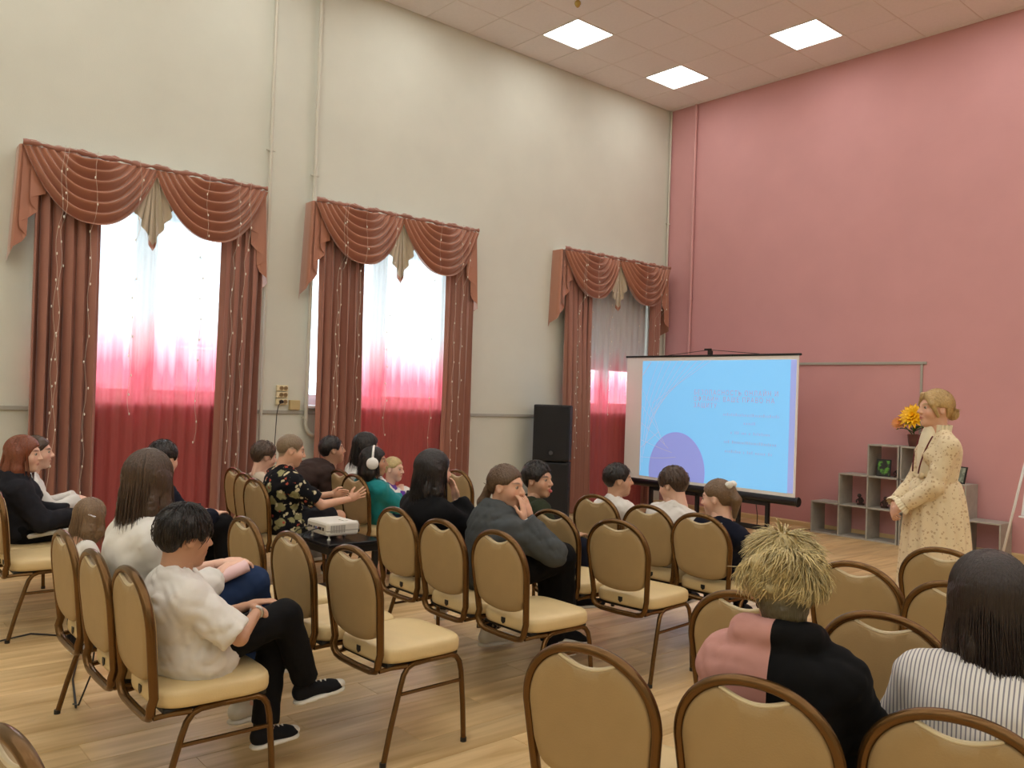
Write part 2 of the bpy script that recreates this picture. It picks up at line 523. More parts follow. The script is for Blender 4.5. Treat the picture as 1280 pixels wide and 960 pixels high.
def curtain_set(y0, y1, seed, word, right_drape=True):
    rnd = random.Random(seed)
    mid = (y0 + y1) / 2
    # valance -------------------------------------------------
    v = empty('valance', (WX + .09, mid, ZT), 0, 'copper satin swag valance over the %s' % word, 'valance', 'swag valances above the windows')
    hw = (y1 - y0) / 2
    MB().box((-.09, -hw + .03, -.05), (.10, hw - .03, -.02)).build('pelmet_board', m_pvc, v)
    def band(u, t):
        y = -hw + 2 * hw * u
        r = .018 + .006 * math.sin(u * 63) + .004 * math.sin(u * 151 + 1)
        a = -1.9 + 3.4 * t
        return (.125 + r * math.cos(a) * .9, y, -.008 + r * 1.1 * math.sin(a) + .006 * math.sin(u * 40))
    autosmooth(MB().grid(band, 90, 6).build('top_band', m_cop2, v, True), 80)
    for sgn in (-1, 1):
        c = sgn * hw / 2 + (.02 if sgn < 0 else 0)
        w2 = hw / 2 + .015
        def swag(u, t, c=c, w2=w2, sgn=sgn):
            a = 2 * u - 1
            k = .22 + .78 * t ** .75
            y = c + a * w2 * k
            env = max(0, 1 - abs(a) ** 2.3)
            z = -.03 - .57 * t * env - .02 * (1 - t) * env
            fold = math.sin(2 * math.pi * 6.2 * t + .5 * math.sin(a * 3 + seed) - .6 * abs(a))
            fold = (1 - abs(fold) ** .8) * 2 - 1 if False else fold
            x = .135 + .055 * env * (t * .6 + .4) + fold * (.030 * env + .010) - .02 * t * t
            z += .012 * fold * env
            return (x, y, z)
        o = MB().grid(swag, 48, 84).build('swag', m_cop, v, True)
        # side cascade: zigzag pleats with a stepped hem
        oy = sgn * (hw + .0)
        plan = [(0.0, -.085), (.008, -.05), (.012, .09), (-.0, .105), (-.06, .085), (-.085, .09), (-.03, .108), (-.015, .112), (-.09, .094), (-.14, .098), (-.085, .114), (-.07, .118), (-.18, .10)]
        n = len(plan)
        def casc(u, t, sgn=sgn, oy=oy):
            p = u * (n - 1); i = min(int(p), n - 2); f = p - i
            dy = plan[i][0] * (1 - f) + plan[i + 1][0] * f
            xx = plan[i][1] * (1 - f) + plan[i + 1][1] * f
            hem = -.985 + .60 * u
            z = -.02 + (hem + .02) * t
            return (xx + .012 * t - .008, oy + sgn * (dy + .045 * t * (1 - u) + .0), z)
        autosmooth(MB().grid(casc, (n - 1) * 3, 14).build('cascade', m_cop, v, True), 60)
    # centre jabot, pale lining
    def jab(u, t):
        a = 2 * u - 1
        z = -.03 + (-.66 + .36 * abs(a) ** 1.0) * t
        y = a * (.045 + .14 * t) + .012 * math.sin(u * 38)
        return (.105 + .022 * math.sin(u * 44) * (t * .8 + .2), y, z)
    autosmooth(MB().grid(jab, 60, 16).build('centre_jabot', m_lin, v, True), 80)
    def jabtrim(u, t):
        p = jab(.40 + .2 * u, 1.0)
        return (p[0] + .002, p[1], p[2] + .012 - .05 * t)
    MB().grid(jabtrim, 16, 3).build('jabot_tip', m_cop, v, True)
    # drapes --------------------------------------------------
    for side in ((-1, 1)):
        ya, yb = (y0 + .10, y0 + .60) if side < 0 else (y1 - .36, y1 + .02)
        if side > 0 and not right_drape: ya, yb = y1 - .30, y1 - .12
        nw = 5.5 if side < 0 else 4.5
        ph = rnd.random() * 6
        def drape(u, t, ya=ya, yb=yb, nw=nw, ph=ph, side=side):
            z = 3.32 * (1 - t) + .015
            flare = (.03 * t if side < 0 else -.02 * t)
            y = ya + (yb - ya) * u + flare + .018 * math.sin(2 * math.pi * nw * u * 2 + ph) * (1 - .3 * t)
            amp = .028 + .022 * t
            x = .145 + amp * math.sin(2 * math.pi * nw * u + ph + .5 * math.sin(t * 3 + ph)) + .012 * math.sin(u * 31 + t * 4)
            return (x, y - mid, z)
        o = MB().grid(drape, 110, 30).build('curtain_drape', m_cop2, None, True)
        o.location = (WX, mid, 0)
        tag(o, 'copper-rose satin drape, side %s the pink wall, %s' % ('away from' if side < 0 else 'toward', word), 'curtain', 'side drapes of the windows')
    # sheer ---------------------------------------------------
    ph = rnd.random() * 6
    def sheer(u, t):
        z = 3.26 * (1 - t) + .02
        ww = y1 - y0 - .30
        y = y0 + .16 + ww * u
        x = .072 + .013 * math.sin(2 * math.pi * 15 * u + ph + .8 * math.sin(u * 9)) + .008 * math.sin(2 * math.pi * 31 * u + t * 2)
        return (x + .012, y - mid, z)
    o = MB().grid(sheer, 200, 12).build('sheer_curtain', m_tulle, None, True)
    o.location = (WX, mid, 0)
    tag(o, 'white to red ombre sheer curtain across the %s' % word, 'curtain', 'ombre sheer curtains')
    # string light --------------------------------------------
    root = empty('string_light', (WX, mid, 0), 0, 'wire string light with tiny clear bulbs, %s' % word, 'string light', 'string lights on the curtains')
    m_wire = mat('clear_wire', srgb(205, 186, 170), .35)
    m_bulb = mat('clear_bulb', srgb(240, 232, 218), .15)
    top = [(.255, -hw + .05 + 2 * (hw - .05) * k / 24, -.0 + ZT + .01 * math.sin(k * 2.1)) for k in range(25)]
    MB().tube(top, .0016, 4).build('lead_wire', m_wire, root)
    for y in [y0 + .27, y0 + .30, y0 + .52, y1 - .30, y1 - .20, mid - .15, mid + .42]:
        zb = rnd.uniform(.45, .9) if (y < y0 + .6 or y > y1 - .4) else rnd.uniform(.5, 1.5)
        pts = []
        nseg = 26
        for k in range(nseg + 1):
            z = ZT + (zb - ZT) * k / nseg
            front = .325 if z > 2.70 else (.235 if z > 2.5 else .222)
            pts.append((front, y - mid + .012 * math.sin(k * 1.3 + y * 5), z))
        st = MB().tube(pts, .0016, 4).build('strand', m_wire, root)
        bl = MB()
        for k in range(2, nseg + 1, 2):
            p = pts[k]
            bl.lathe([(.001, .012), (.005, .006), (.006, -.002), (.003, -.012)], (p[0] + .006, p[1] + rnd.uniform(-.012, .012), p[2]), 6)
        tag(bl.build('bulbs', m_bulb, st, True), kind='stuff')
curtain_set(1.315, 3.335, 1, 'window farthest from the pink wall')
curtain_set(3.84, 5.865, 2, 'middle window')
curtain_set(7.225, 9.28, 3, 'window next to the pink wall', False)
# ================================================================== PIPES, CONDUIT, OUTLETS
def pipe_v(name, x, y, z0, z1, r, m, label, clamps, axis):
    root = empty(name, (x, y, 0), 0, label, 'pipe')
    autosmooth(MB().tube([(0, 0, z0), (0, 0, z1)], r, 10).build('tube', m, root))
    for z in clamps:
        cl = MB().tube([(0, 0, z - .012), (0, 0, z + .012)], r + .006, 10)
        if axis == 'x': cl.box((-.043, -.008, z - .008), (0, .008, z + .008)); cl.box((-.008, -.045, z - .006), (.008, .045, z + .006))
        else: cl.box((-.008, 0, z - .008), (.008, .034, z + .008)); cl.box((-.045, -.008, z - .006), (.045, .008, z + .006))
        cl.build('clamp', m, root)
    return root
pipe_v('heating_pipe', WX + .045, 3.435, .1, ZC - .01, .016, m_pipe, 'thin grey painted pipe with one clamp, beside the valance of the near window', [3.75], 'x')
r = pipe_v('heating_pipe', WX + .045, 3.905, 1.12, ZC - .01, .019, m_pipe, 'thicker grey painted pipe running down into an elbow beside the junction box', [3.60, 1.18], 'x')
autosmooth(MB().tube([(0, 0, 1.13)] + [(0, .12 - .12 * math.cos(a), 1.12 - .12 * math.sin(a)) for a in [k * math.pi / 16 for k in range(9)]] + [(0, .3, 1.0)], .019, 10).build('elbow', m_pipe, r))
pipe_v('heating_pipe', WX + .03, BY - .035, .3, ZC - .01, .014, m_pipe, 'slim pale pipe running up the corner of the two walls', [4.0, 2.9], 'x')
pipe_v('heating_pipe', -7.27, BY - .035, .1, ZC - .01, .02, m_pinkpipe, 'pink painted pipe running up the pink wall', [2.9], 'y')
def conduit(name, segs, label):
    root = empty(name, (0, 0, 0), 0, label, 'conduit')
    for lo, hi in segs:
        MB().box(lo, hi, .003).build('segment', m_conduit, root)
    return root
conduit('cable_conduit', [((WX, FY, 1.215), (WX + .018, 1.9, 1.25)), ((WX, 3.0, 1.215), (WX + .018, 4.4, 1.25)), ((WX, 5.6, 1.215), (WX + .018, 7.6, 1.25))], 'grey plastic cable conduit along the window wall at sill height')
conduit('cable_conduit', [((-7.2, BY - .018, 1.975), (-4.055, BY - .002, 2.005)), ((-4.12, BY - .017, 1.08), (-4.095, BY - .002, 1.974))], 'grey plastic cable conduit crossing the pink wall and turning down behind the shelves')
# socket block
so = empty('wall_socket', (WX, 3.655, 1.40), 0, 'stack of three cream double sockets on the grey wall', 'socket')
m_cream = mat('cream_plastic', srgb(232, 218, 178), .4)
m_dark = mat('dark_hole', srgb(60, 46, 34), .6)
m_blk = mat('black_plastic', srgb(18, 18, 20), .45)
for k in range(3):
    u = MB().box((0, -.058, -.095 + k * .066), (.03, .058, -.037 + k * .066), .005).build('socket_unit', m_cream, so)
    for dy in (-.012, .032):
        s = MB().lathe([(.0, .0), (.017, .0), (.019, .003), (.021, .003), (.021, -.004), (.0, -.004)], (.031, dy, -.066 + k * .066), 12, 'x').build('outlet', mat('outlet_brown', srgb(150, 124, 84), .6), u)
        MB().box((.032, dy - .008, -.069 + k * .066), (.0345, dy - .003, -.063 + k * .066)).box((.032, dy + .003, -.069 + k * .066), (.0345, dy + .008, -.063 + k * .066)).build('pin_hole', m_dark, u)
MB().box((0, 3.735 - 3.655, 1.255 - 1.40), (.045, 3.84 - 3.655, 1.352 - 1.40), .004).build('junction_box', mat('tan_box', srgb(196, 176, 128), .5), so)
pc = empty('extension_cord', (WX + .05, 3.64, 1.33), 0, 'black plug and power cord hanging from the lowest wall socket', 'cord')
autosmooth(MB().lathe([(.0, -.012), (.016, -.012), (.018, .0), (.014, .02), (.005, .03), (0, .03)], (.0, 0, .004), 12, 'x').build('plug', m_blk, pc))
MB().tube([(.02, 0, .0), (.03, -.02, -.005), (.02, -.04, -.03), (.01, -.05, -.12), (.0, -.055, -.4), (.005, -.06, -.7), (.0, -.05, -1.0), (.01, -.02, -1.28), (.06, .0, -1.322)], .004, 6).build('cable', m_blk, pc, True)
fc = MB().tube([(-6.4, .1, .008), (-5.7, .75, .008), (-5.39, .94, .008), (-5.45, 1.1, .008), (-5.3, 1.25, .008), (-4.9, 1.22, .008), (-4.5, 1.1, .01), (-4.1, 1.02, .012)], .005, 6).build('floor_cable', m_blk, None, True)
tag(fc, 'thin black cable lying on the wooden floor behind the chair row', 'cable')

# ================================================================== LOUDSPEAKERS
def speaker(z, h, label):
    root = empty('loudspeaker', (-7.40, 7.02, z), math.radians(41), label, 'loudspeaker', 'stacked black loudspeakers')
    m_cab = mat('black_cabinet', srgb(20, 20, 22), .55, bump=.3, bscale=250)
    m_grl = mat('black_grille', srgb(12, 12, 14), .5, bump=.8, bscale=500)
    MB().box((-.22, -.17, 0), (.22, .17, h), .012).build('cabinet', m_cab, root)
    MB().box((-.205, -.182, .02), (.205, -.168, h - .02), .006).build('grille', m_grl, root)
    autosmooth(MB().lathe([(0, -.002), (.022, -.002), (.026, .002), (.026, .006), (0, .006)], (0, -.188, .10), 16, 'y').build('badge', mat('badge_grey', srgb(70, 70, 72), .4), root))
    for s in (-1, 1):
        MB().box((s * .222 - .004, -.05, h * .5), (s * .222 + .004, .05, h * .5 + .05), .003).build('side_handle', m_blk, root)
    for sx in (-1, 1):
        for sy in (-1, 1):
            MB().lathe([(.02, -.0), (.02, .014), (.014, .014)], (sx * .17, sy * .12, -.013), 8).build('foot', m_blk, root)
speaker(.014, .68, 'lower black loudspeaker cabinet standing on the floor by the corner window')
speaker(.708, .67, 'upper black loudspeaker cabinet with a round badge, stacked on the other one')

# ================================================================== PROJECTION SCREEN
SY = 8.4
ps = empty('projection_screen', (-6.22, SY, 0), 0, 'white pull-up projection screen showing a pale blue slide, on a black stand', 'screen')
X0 = -6.22
m_scr = mat('matte_screen', srgb(242, 240, 236), .85)
MB().box((-7.471 - X0, .0, .45), (-4.972 - X0, .006, 2.03)).build('screen_fabric', m_scr, ps)
sl = MB().box((-7.20 - X0, -.003, .50), (-5.067 - X0, .0, 1.98)).build('projected_slide', mat('slide_blue', srgb(120, 178, 222), .8, emit=srgb(120, 190, 240), estr=.5), ps)  # projector's light painted in as tint and emission, here and on slide parts
MB().box((-5.067 - X0, -.003, .505), (-4.998 - X0, .0, 1.98)).build('slide_edge', mat('slide_violet', srgb(150, 160, 214), .8, emit=srgb(150, 165, 225), estr=.4), sl)
m_viol = mat('slide_circle', srgb(140, 146, 208), .8, emit=srgb(140, 152, 222), estr=.42)
cx, cz, rx_, rz_ = -6.61 - X0, .60, .435, .49
poly = [(cx + rx_ * math.cos(a), cz + rz_ * math.sin(a)) for a in [math.pi * 1.068 - k * math.pi * 1.136 / 40 for k in range(41)]]
MB().prism(poly, 'y', -.0045, -.0032).build('slide_circle', m_viol, sl)
m_line = mat('slide_line', srgb(196, 190, 196), .8, emit=srgb(190, 190, 205), estr=.3)
ln = MB()
rnd = random.Random(8)
def sline(p, q, r=.003, bow=0):
    pts = []
    for k in range(9):
        t = k / 8
        x = p[0] + (q[0] - p[0]) * t + bow * math.sin(math.pi * t)
        z = p[1] + (q[1] - p[1]) * t - bow * .4 * math.sin(math.pi * t)
        pts.append((x - X0, -.0045, z))
    ln.tube(pts, r, 4)
for k in range(9):
    sline((-7.18 + .02 * k, .56 + .11 * k), (-6.94 + .10 * k, 1.975), .0022, -.10 + .012 * k)
for k in range(5):
    sline((-7.19, 1.62 - .22 * k), (-6.86 + .06 * k, .98 - .05 * k), .002, .03)
sline((-7.19, 1.80), (-7.06, 1.97), .005); sline((-7.19, .86), (-6.9, 1.08), .003)
tag(ln.build('slide_line_pattern', m_line, sl), kind='stuff')
m_txt = mat('slide_text', srgb(176, 166, 184), .8, emit=srgb(176, 165, 190), estr=.3)
def text(s, x, z, size, width=None):
    cu = bpy.data.curves.new('t', 'FONT'); cu.body = s; cu.size = size; cu.space_character = 1.3
    cu.extrude = .0006
    o = bpy.data.objects.new('t', cu); col.objects.link(o)
    dg = bpy.context.evaluated_depsgraph_get()
    me = bpy.data.meshes.new_from_object(o.evaluated_get(dg))
    bpy.data.objects.remove(o)
    xs = [v.co.x for v in me.vertices]
    k = width / (max(xs) - min(xs)) if width and xs else 1
    for v in me.vertices:
        v.co = Vector((x - X0 + v.co.x * k, -.0055 - v.co.z, z + v.co.y))
    me.materials.append(m_txt)
    t = tag(link(bpy.data.objects.new('slide_heading', me), sl), kind='stuff')
    return t
text('БЕЗОПАСНОСТЬ ОНЛАЙН И', -6.37, 1.565, .083, 1.15)
text('ОФЛАЙН: ВАШЕ ПРАВО НА', -6.37, 1.487, .083, 1.11)
text('ЗАЩИТУ', -6.37, 1.409, .083, .335)
for xa, xb, z in ((-5.936, -5.171, 1.322), (-5.652, -5.48, 1.228), (-5.826, -5.297, 1.112), (-5.912, -5.19, 1.002), (-5.897, -5.248, .892)):
    t = MB(); x = xa
    while x < xb - .02:
        wd = min(rnd.uniform(.016, .03), xb - x)
        t.box((x - X0, -.0045, z), (x + wd * .72 - X0, -.0038, z + rnd.choice((.026, .026, .036))))
        x += wd + (.03 if rnd.random() < .1 else .004)
    tag(t.build('slide_small_print', mat('slide_fine_text', srgb(148, 176, 206), .8, emit=srgb(140, 176, 214), estr=.4), sl), kind='stuff')
MB().box((-7.49 - X0, -.012, 2.025), (-4.949 - X0, .02, 2.05), .006).build('top_bar', m_blk, ps)
hk = MB().tube([(-6.793 - X0, .005, 2.05), (-6.163 - X0, .005, 2.108), (-5.476 - X0, .005, 2.05)], .004, 5)
hk.build('hanging_wire', m_blk, ps)
MB().box((-6.19 - X0, -.005, 2.05), (-6.15 - X0, .03, 2.125), .004).box((-6.24 - X0, -.005, 2.10), (-6.15 - X0, .03, 2.125), .004).build('pole_hook', m_blk, ps)
autosmooth(MB().tube([(-6.17 - X0, .06, .40), (-6.17 - X0, .06, 2.10)], .012, 8).build('support_pole', m_blk, ps))
autosmooth(MB().tube([(-7.50 - X0, .02, .415), (-4.945 - X0, .02, .415)], .052, 16, e=.95).build('case', mat('black_case', srgb(16, 16, 18), .35), ps))
for x in (-7.50, -4.945):
    autosmooth(MB().lathe([(0, -.012), (.05, -.012), (.057, 0), (.05, .012), (0, .012)], (x - X0, .02, .415), 16, 'x').build('case_end_cap', m_blk, ps))
for x in (-7.01, -6.29, -5.70, -5.32):
    MB().box((x - .02 - X0, .0, .04), (x + .02 - X0, .04, .37)).build('leg', m_blk, ps)
for x in (-7.01, -5.32):
    MB().box((x - .03 - X0, -.22, 0), (x + .03 - X0, .28, .045), .008).build('foot', m_blk, ps)
MB().box((-7.01 - X0, .005, .045), (-5.32 - X0, .035, .10), .004).build('lower_rail', m_blk, ps)
MB().box((-7.01 - X0, .0, .33), (-5.32 - X0, .04, .37), .004).build('upper_rail', m_blk, ps)
MB().tube([(-5.48 - X0, .03, .36), (-5.46 - X0, .04, .2), (-5.47 - X0, .05, .02), (-5.4 - X0, .3, .006), (-5.33 - X0, .7, .006), (-5.24 - X0, .95, .006)], .005, 5).build('cord', m_blk, ps, True)

# ================================================================== CUBE SHELVES
m_conc = mat('concrete_laminate', srgb(166, 162, 152), .6, var=.12, vscale=9, bump=.05)
def shelf_unit(xl, heights, label):
    C = .333; Z = .352; D = .30; t = .016
    root = empty('cube_shelf', (xl, BY - .025 - D, 0), 0, label, 'shelf', 'stepped cube shelves against the pink wall')
    for i, h in enumerate(heights):
        for j in range(h + 1):
            MB().box((i * C + (t / 2), 0, j * Z), ((i + 1) * C - t / 2, D, j * Z + t), .001).build('shelf_board', m_conc, root)
    for i in range(len(heights) + 1):
        h = max(heights[i - 1] if i > 0 else 0, heights[i] if i < len(heights) else 0)
        for j in range(h):
            MB().box((i * C - t / 2, 0, j * Z), (i * C + t / 2, D, (j + 1) * Z + t), .001).build('side_board', m_conc, root)
    return root
shelf_unit(-5.195, [1, 2, 3], 'grey concrete-look stepped cube shelf climbing away from the projection screen')
shelf_unit(-4.165, [3, 2, 1], 'grey concrete-look stepped cube shelf descending toward the flip chart')
# things on the shelves
zt = 3 * .352 + .016
pot = empty('flower_pot', (-4.10, 9.30, zt), 0, 'brown pot of large yellow artificial flowers on top of the shelves', 'flower pot')
autosmooth(MB().lathe([(0, 0), (.05, 0), (.06, .05), (.066, .11), (.07, .13), (.06, .132), (.055, .12), (0, .118)], seg=18).build('pot', mat('brown_pot', srgb(92, 52, 42), .4), pot))
m_leaf = mat('leaf_green', srgb(62, 104, 48), .5); m_yel = mat('petal_yellow', srgb(250, 196, 20), .5); m_org = mat('petal_peach', srgb(226, 150, 84), .5)
def bloom(c, R, m, n_layers, tilt):
    rot = Matrix.Rotation(tilt[0], 3, 'X') @ Matrix.Rotation(tilt[1], 3, 'Z')
    for L_ in range(n_layers):
        n = 16 - 3 * L_
        for k in range(n):
            a = 2 * math.pi * (k + .5 * L_) / n
            el = .15 + .34 * L_
            rr = R * (1 - .16 * L_)
            def pet(u, t):
                l = rr * u
                wd = R * .17 * math.sin(math.pi * min(1, .12 + .88 * u) ** .8) * (2 * t - 1)
                p = Vector((l * math.cos(el), wd, l * math.sin(el) - .2 * R * u * u + .10 * abs(2 * t - 1) * R * u * .5))
                p = Matrix.Rotation(a, 3, 'Z') @ p
                return (rot @ p + Vector(c))[:]
            MB().grid(pet, 5, 2).build('petal', m, pot, True)
for c, h in (((-.0, -.04, .33), .1), ((-.15, -.05, .25), .1)):
    MB().tube([(0, 0, .11), (c[0] * .5, c[1] * .5, .2), c], .006, 6).build('stem', m_leaf, pot, True)
bloom((.0, -.05, .33), .165, m_yel, 4, (math.radians(62), 0))
bloom((-.15, -.06, .25), .085, m_org, 3, (math.radians(62), .4))
for a, ln_, zz in ((.3, .2, .16), (2.2, .16, .15), (-.6, .17, .17), (-1.8, .15, .2), (-2.6, .18, .14), (.9, .14, .22)):
    def leaf(u, t):
        w_ = .035 * math.sin(math.pi * (.05 + .95 * u)) * (2 * t - 1)
        p = Matrix.Rotation(a, 3, 'Z') @ Vector((ln_ * u, w_, .05 * math.sin(u * 2.4) + .01 * abs(2 * t - 1)))
        return (p.x, p.y, p.z + zz)
    MB().grid(leaf, 6, 2).build('leaf', m_leaf, pot, True)
def picture(x, y, z, w_, h, rz, lean, m_fr, m_in, label):
    root = empty('picture_frame', (x, y, z), rz, label, 'picture')
    R_ = Matrix.Rotation(lean, 3, 'X')
    def b(lo, hi, nm, m, par):
        return MB().box(lo, hi, .002, R_, (0, 0, 0)).build(nm, m, par)
    b((-w_ / 2, 0, 0), (w_ / 2, .012, h), 'frame', m_fr, root)
    b((-w_ / 2 + .014, -.003, .014), (w_ / 2 - .014, .0, h - .014), 'picture', m_in, root)
    return root
def blot(name, c1, c2, sc):
    m = mat(name, c1, .4)
    nt = m.node_tree; N, L = nt.nodes.new, nt.links.new
    nz = N('ShaderNodeTexNoise'); nz.inputs['Scale'].default_value = sc
    tc = N('ShaderNodeTexCoord'); L(tc.outputs['Object'], nz.inputs['Vector'])
    cr = N('ShaderNodeValToRGB'); cr.color_ramp.elements[0].color = c1; cr.color_ramp.elements[1].color = c2
    cr.color_ramp.elements[0].position = .45; cr.color_ramp.elements[1].position = .58
    L(nz.outputs['Fac'], cr.inputs[0]); L(cr.outputs[0], nt.nodes['Principled BSDF'].inputs['Base Color'])
    return m
picture(-4.40, 9.24, 2 * .352 + .017, .15, .19, .15, -.15, m_blk, blot('green_print', srgb(30, 34, 22), srgb(96, 168, 52), 14), 'small green print in a dark frame in a top shelf cell')
picture(-3.62, 9.28, 2 * .352 + .017, .15, .18, -.5, -.2, m_blk, blot('grey_print', srgb(120, 128, 112), srgb(168, 176, 158), 20), 'dark framed grey picture standing on the shelf top behind the presenter')
def figurine(x, z, label, kind):
    root = empty('figurine', (x, 9.30, z), 0, label, 'figurine')
    m = mat('dark_figurine', srgb(66, 46, 40), .45)
    autosmooth(MB().lathe([(0, 0), (.04, 0), (.042, .015), (.02, .025), (.028, .05), (.02, .085), (0, .09)], seg=12).build('body', m, root))
    autosmooth(MB().lathe([(0, -.024), (.016, -.018), (.024, 0), (.016, .018), (0, .024)], (kind * .012, -.01, .105), 10).build('head', m, root))
    MB().tube([(-.02, 0, .07), (-.04, -.02, .05), (-.03, -.035, .03)], .008, 6).build('arm', m, root, True)
    MB().tube([(.02, 0, .07), (.042, -.02, .055), (.03, -.035, .03)], .008, 6).build('arm', m, root, True)
figurine(-4.68, .352 + .016, 'small dark figurine in the upper cell of the two-high shelf column', -1)
figurine(-4.40, .352 + .016, 'small dark figurine in the middle cell of the three-high shelf column', 1)
figurine(-4.26, 2 * .352 + .016, 'small dark figurine beside the green print', 1)

# ================================================================== FLIP CHART
fc = empty('flip_chart', (-2.35, 8.10, 0), math.radians(-20), 'white flip chart easel with thin white legs by the pink wall', 'flip chart')
m_wm = mat('white_metal', srgb(230, 230, 228), .35)
R_ = Matrix.Rotation(-.14, 3, 'X')
MB().box((-.34, -.02, .58), (.34, 0, 1.62), .004, R_, (0, 0, .58)).build('board', mat('whiteboard', srgb(236, 238, 240), .25), fc)
MB().box((-.34, -.05, .565), (.34, 0, .58), .003).build('pen_tray', m_wm, fc)
for a, b in (((-.22, 0, 1.5), (-.48, -.12, 0)), ((.22, 0, 1.5), (.48, -.12, 0)), ((0, .14, 1.55), (0, .62, 0))):
    MB().tube([a, b], .011, 8).build('leg', m_wm, fc, True)
# ================================================================== BANQUET CHAIRS
m_fr = mat('bronze_frame', srgb(106, 77, 42), .26, .75)
m_pad = mat('beige_leatherette', srgb(166, 140, 97), .5, bump=.12, bscale=220, var=.03, vscale=14)
m_seat = mat('cream_leatherette', srgb(216, 192, 142), .45, bump=.12, bscale=220, var=.03, vscale=14)
m_trim = mat('pale_piping', srgb(222, 206, 170), .35)
def ylean(z):
    return .05 * (1 - (z - .4) / .44)
def hoop_xz(inset=0.0, n=44):
    """open loop from lower left over the top to lower right"""
    W = .192 - inset
    pts = []
    for k in range(7):
        z = .43 + (.655 - .43) * k / 7
        pts.append((-(W - .022 * (1 - k / 7)), z))
    zt_ = .829 - inset
    for k in range(n + 1):
        a = math.pi - math.pi * k / n
        c, s = math.cos(a), math.sin(a)
        pts.append((W * math.copysign(abs(c) ** .92, c), .655 + (zt_ - .655) * abs(s) ** .92))
    pts += [(-x, z) for x, z in reversed(pts[:7])]
    return pts
def make_chair(sides=(-1, 1), link_=(-1, 1)):
    root = empty('banquet_chair')
    P = hoop_xz()
    lo = [(-.17, .40), (-.163, .378), (-.145, .360), (-.11, .352), (0, .349), (.11, .352), (.145, .360), (.163, .378), (.17, .40)]
    loop = [(x, ylean(z), z) for x, z in P] + [(x, ylean(z) - .012, z) for x, z in reversed(lo)]
    autosmooth(MB().tube(loop, .0135, 12, closed=True, e=1.2, up=(0, 1, 0)).build('back_frame', m_fr, root))
    # padded back with the crescent hand hole
    I = [p for p in hoop_xz(.011) if p[1] > .55]
    out = []
    for x, z in I:
        if abs(x) < .084 and z > .7:
            continue
        out.append((x, z))
    top = [p for p in out if p[1] > .7]
    left = [p for p in out if p[0] < 0]; right = [p for p in out if p[0] > 0]
    zc = max(p[1] for p in left)
    dip = [(-.084 + .168 * k / 14, zc - .024 * math.sin(math.pi * k / 14)) for k in range(15)]
    low = []
    for k in range(1, 22):
        a = math.pi * k / 22
        low.append((.163 * math.cos(a) * 1.0, .55 - .085 * math.sin(a) ** .6))
    outline = left + dip + right + low
    cx, cz = 0, .63
    rings = [(1.0, .004), (.995, .012), (.965, .019), (.8, .022), (.4, .024)]
    v = []; f = []
    n = len(outline)
    for side in (-1, 1):
        for sc, d in rings:
            for x, z in outline:
                xx, zz = cx + (x - cx) * sc, cz + (z - cz) * sc
                v.append((xx, ylean(zz) + side * d * (.75 if side < 0 else 1.25), zz))
        v.append((cx, ylean(cz) + side * .024 * (.75 if side < 0 else 1.25), cz))
    m_ = len(rings) * n + 1
    for s_ in range(2):
        o_ = s_ * m_
        for r_ in range(len(rings) - 1):
            for k in range(n):
                q = (o_ + r_ * n + k, o_ + r_ * n + (k + 1) % n, o_ + (r_ + 1) * n + (k + 1) % n, o_ + (r_ + 1) * n + k)
                f.append(q)
        for k in range(n):
            f.append((o_ + (len(rings) - 1) * n + k, o_ + (len(rings) - 1) * n + (k + 1) % n, o_ + m_ - 1))
    for k in range(n):
        f.append((k, (k + 1) % n, m_ + (k + 1) % n, m_ + k))
    autosmooth(pymesh('backrest', v, f, m_pad, root), 50)
    autosmooth(MB().tube([(x, ylean(z) - .004, z + .002) for x, z in dip], .0065, 8).build('handle_trim', m_trim, root))
    # seat cushion
    sq = []
    for k in range(48):
        a = 2 * math.pi * k / 48
        c, s = math.cos(a), math.sin(a)
        x = math.copysign(abs(c) ** .42, c); y = math.copysign(abs(s) ** .42, s)
        sq.append((x * (.198 + .007 * y), .262 + y * .205))
    prof = [(.94, .384), (.985, .388), (1.0, .40), (1.0, .424), (.985, .438), (.95, .446), (.8, .452), (.45, .456)]
    v = []; f = []
    for sc, z in prof:
        v += [(x * sc, .262 + (y - .262) * sc, z) for x, y in sq]
    n = 48
    for r_ in range(len(prof) - 1):
        f += [(r_ * n + k, r_ * n + (k + 1) % n, (r_ + 1) * n + (k + 1) % n, (r_ + 1) * n + k) for k in range(n)]
    f.append(tuple(range(n - 1, -1, -1))); f.append(tuple((len(prof) - 1) * n + k for k in range(n)))
    autosmooth(pymesh('seat', v, f, m_seat, root), 60)
    MB().prism([(-.013, .428), (-.013, .408), (0, .398), (.013, .408), (.013, .428)], 'y', .0525, .056).build('maker_tag', m_blk, root)
    MB().box((-.17, .08, .368), (.17, .44, .385), .004).build('seat_board', m_blk, root)
    for sx in link_:
        MB().box((sx * .205 - .03, .30, .345), (sx * .205 + .03, .335, .372), .004).build('row_link', m_blk, root)
    for sx in (-1, 1):
        x = sx * .182
        if sx not in sides:
            autosmooth(MB().tube([(sx * .16, .05, .362), (sx * .165, .10, .366), (x, .17, .370), (x, .40, .372)], .010, 8).build('side_rail', m_fr, root))
            continue
        rear = [(sx * .202, .055, 0), (sx * .196, .09, .14), (sx * .188, .135, .29), (sx * .184, .152, .335), (x, .172, .36), (x, .20, .371), (x, .28, .374)]
        front = [(sx * .202, .462, 0), (sx * .197, .455, .16), (sx * .19, .445, .30), (sx * .186, .437, .34), (x, .422, .362), (x, .395, .373), (x, .28, .374)]
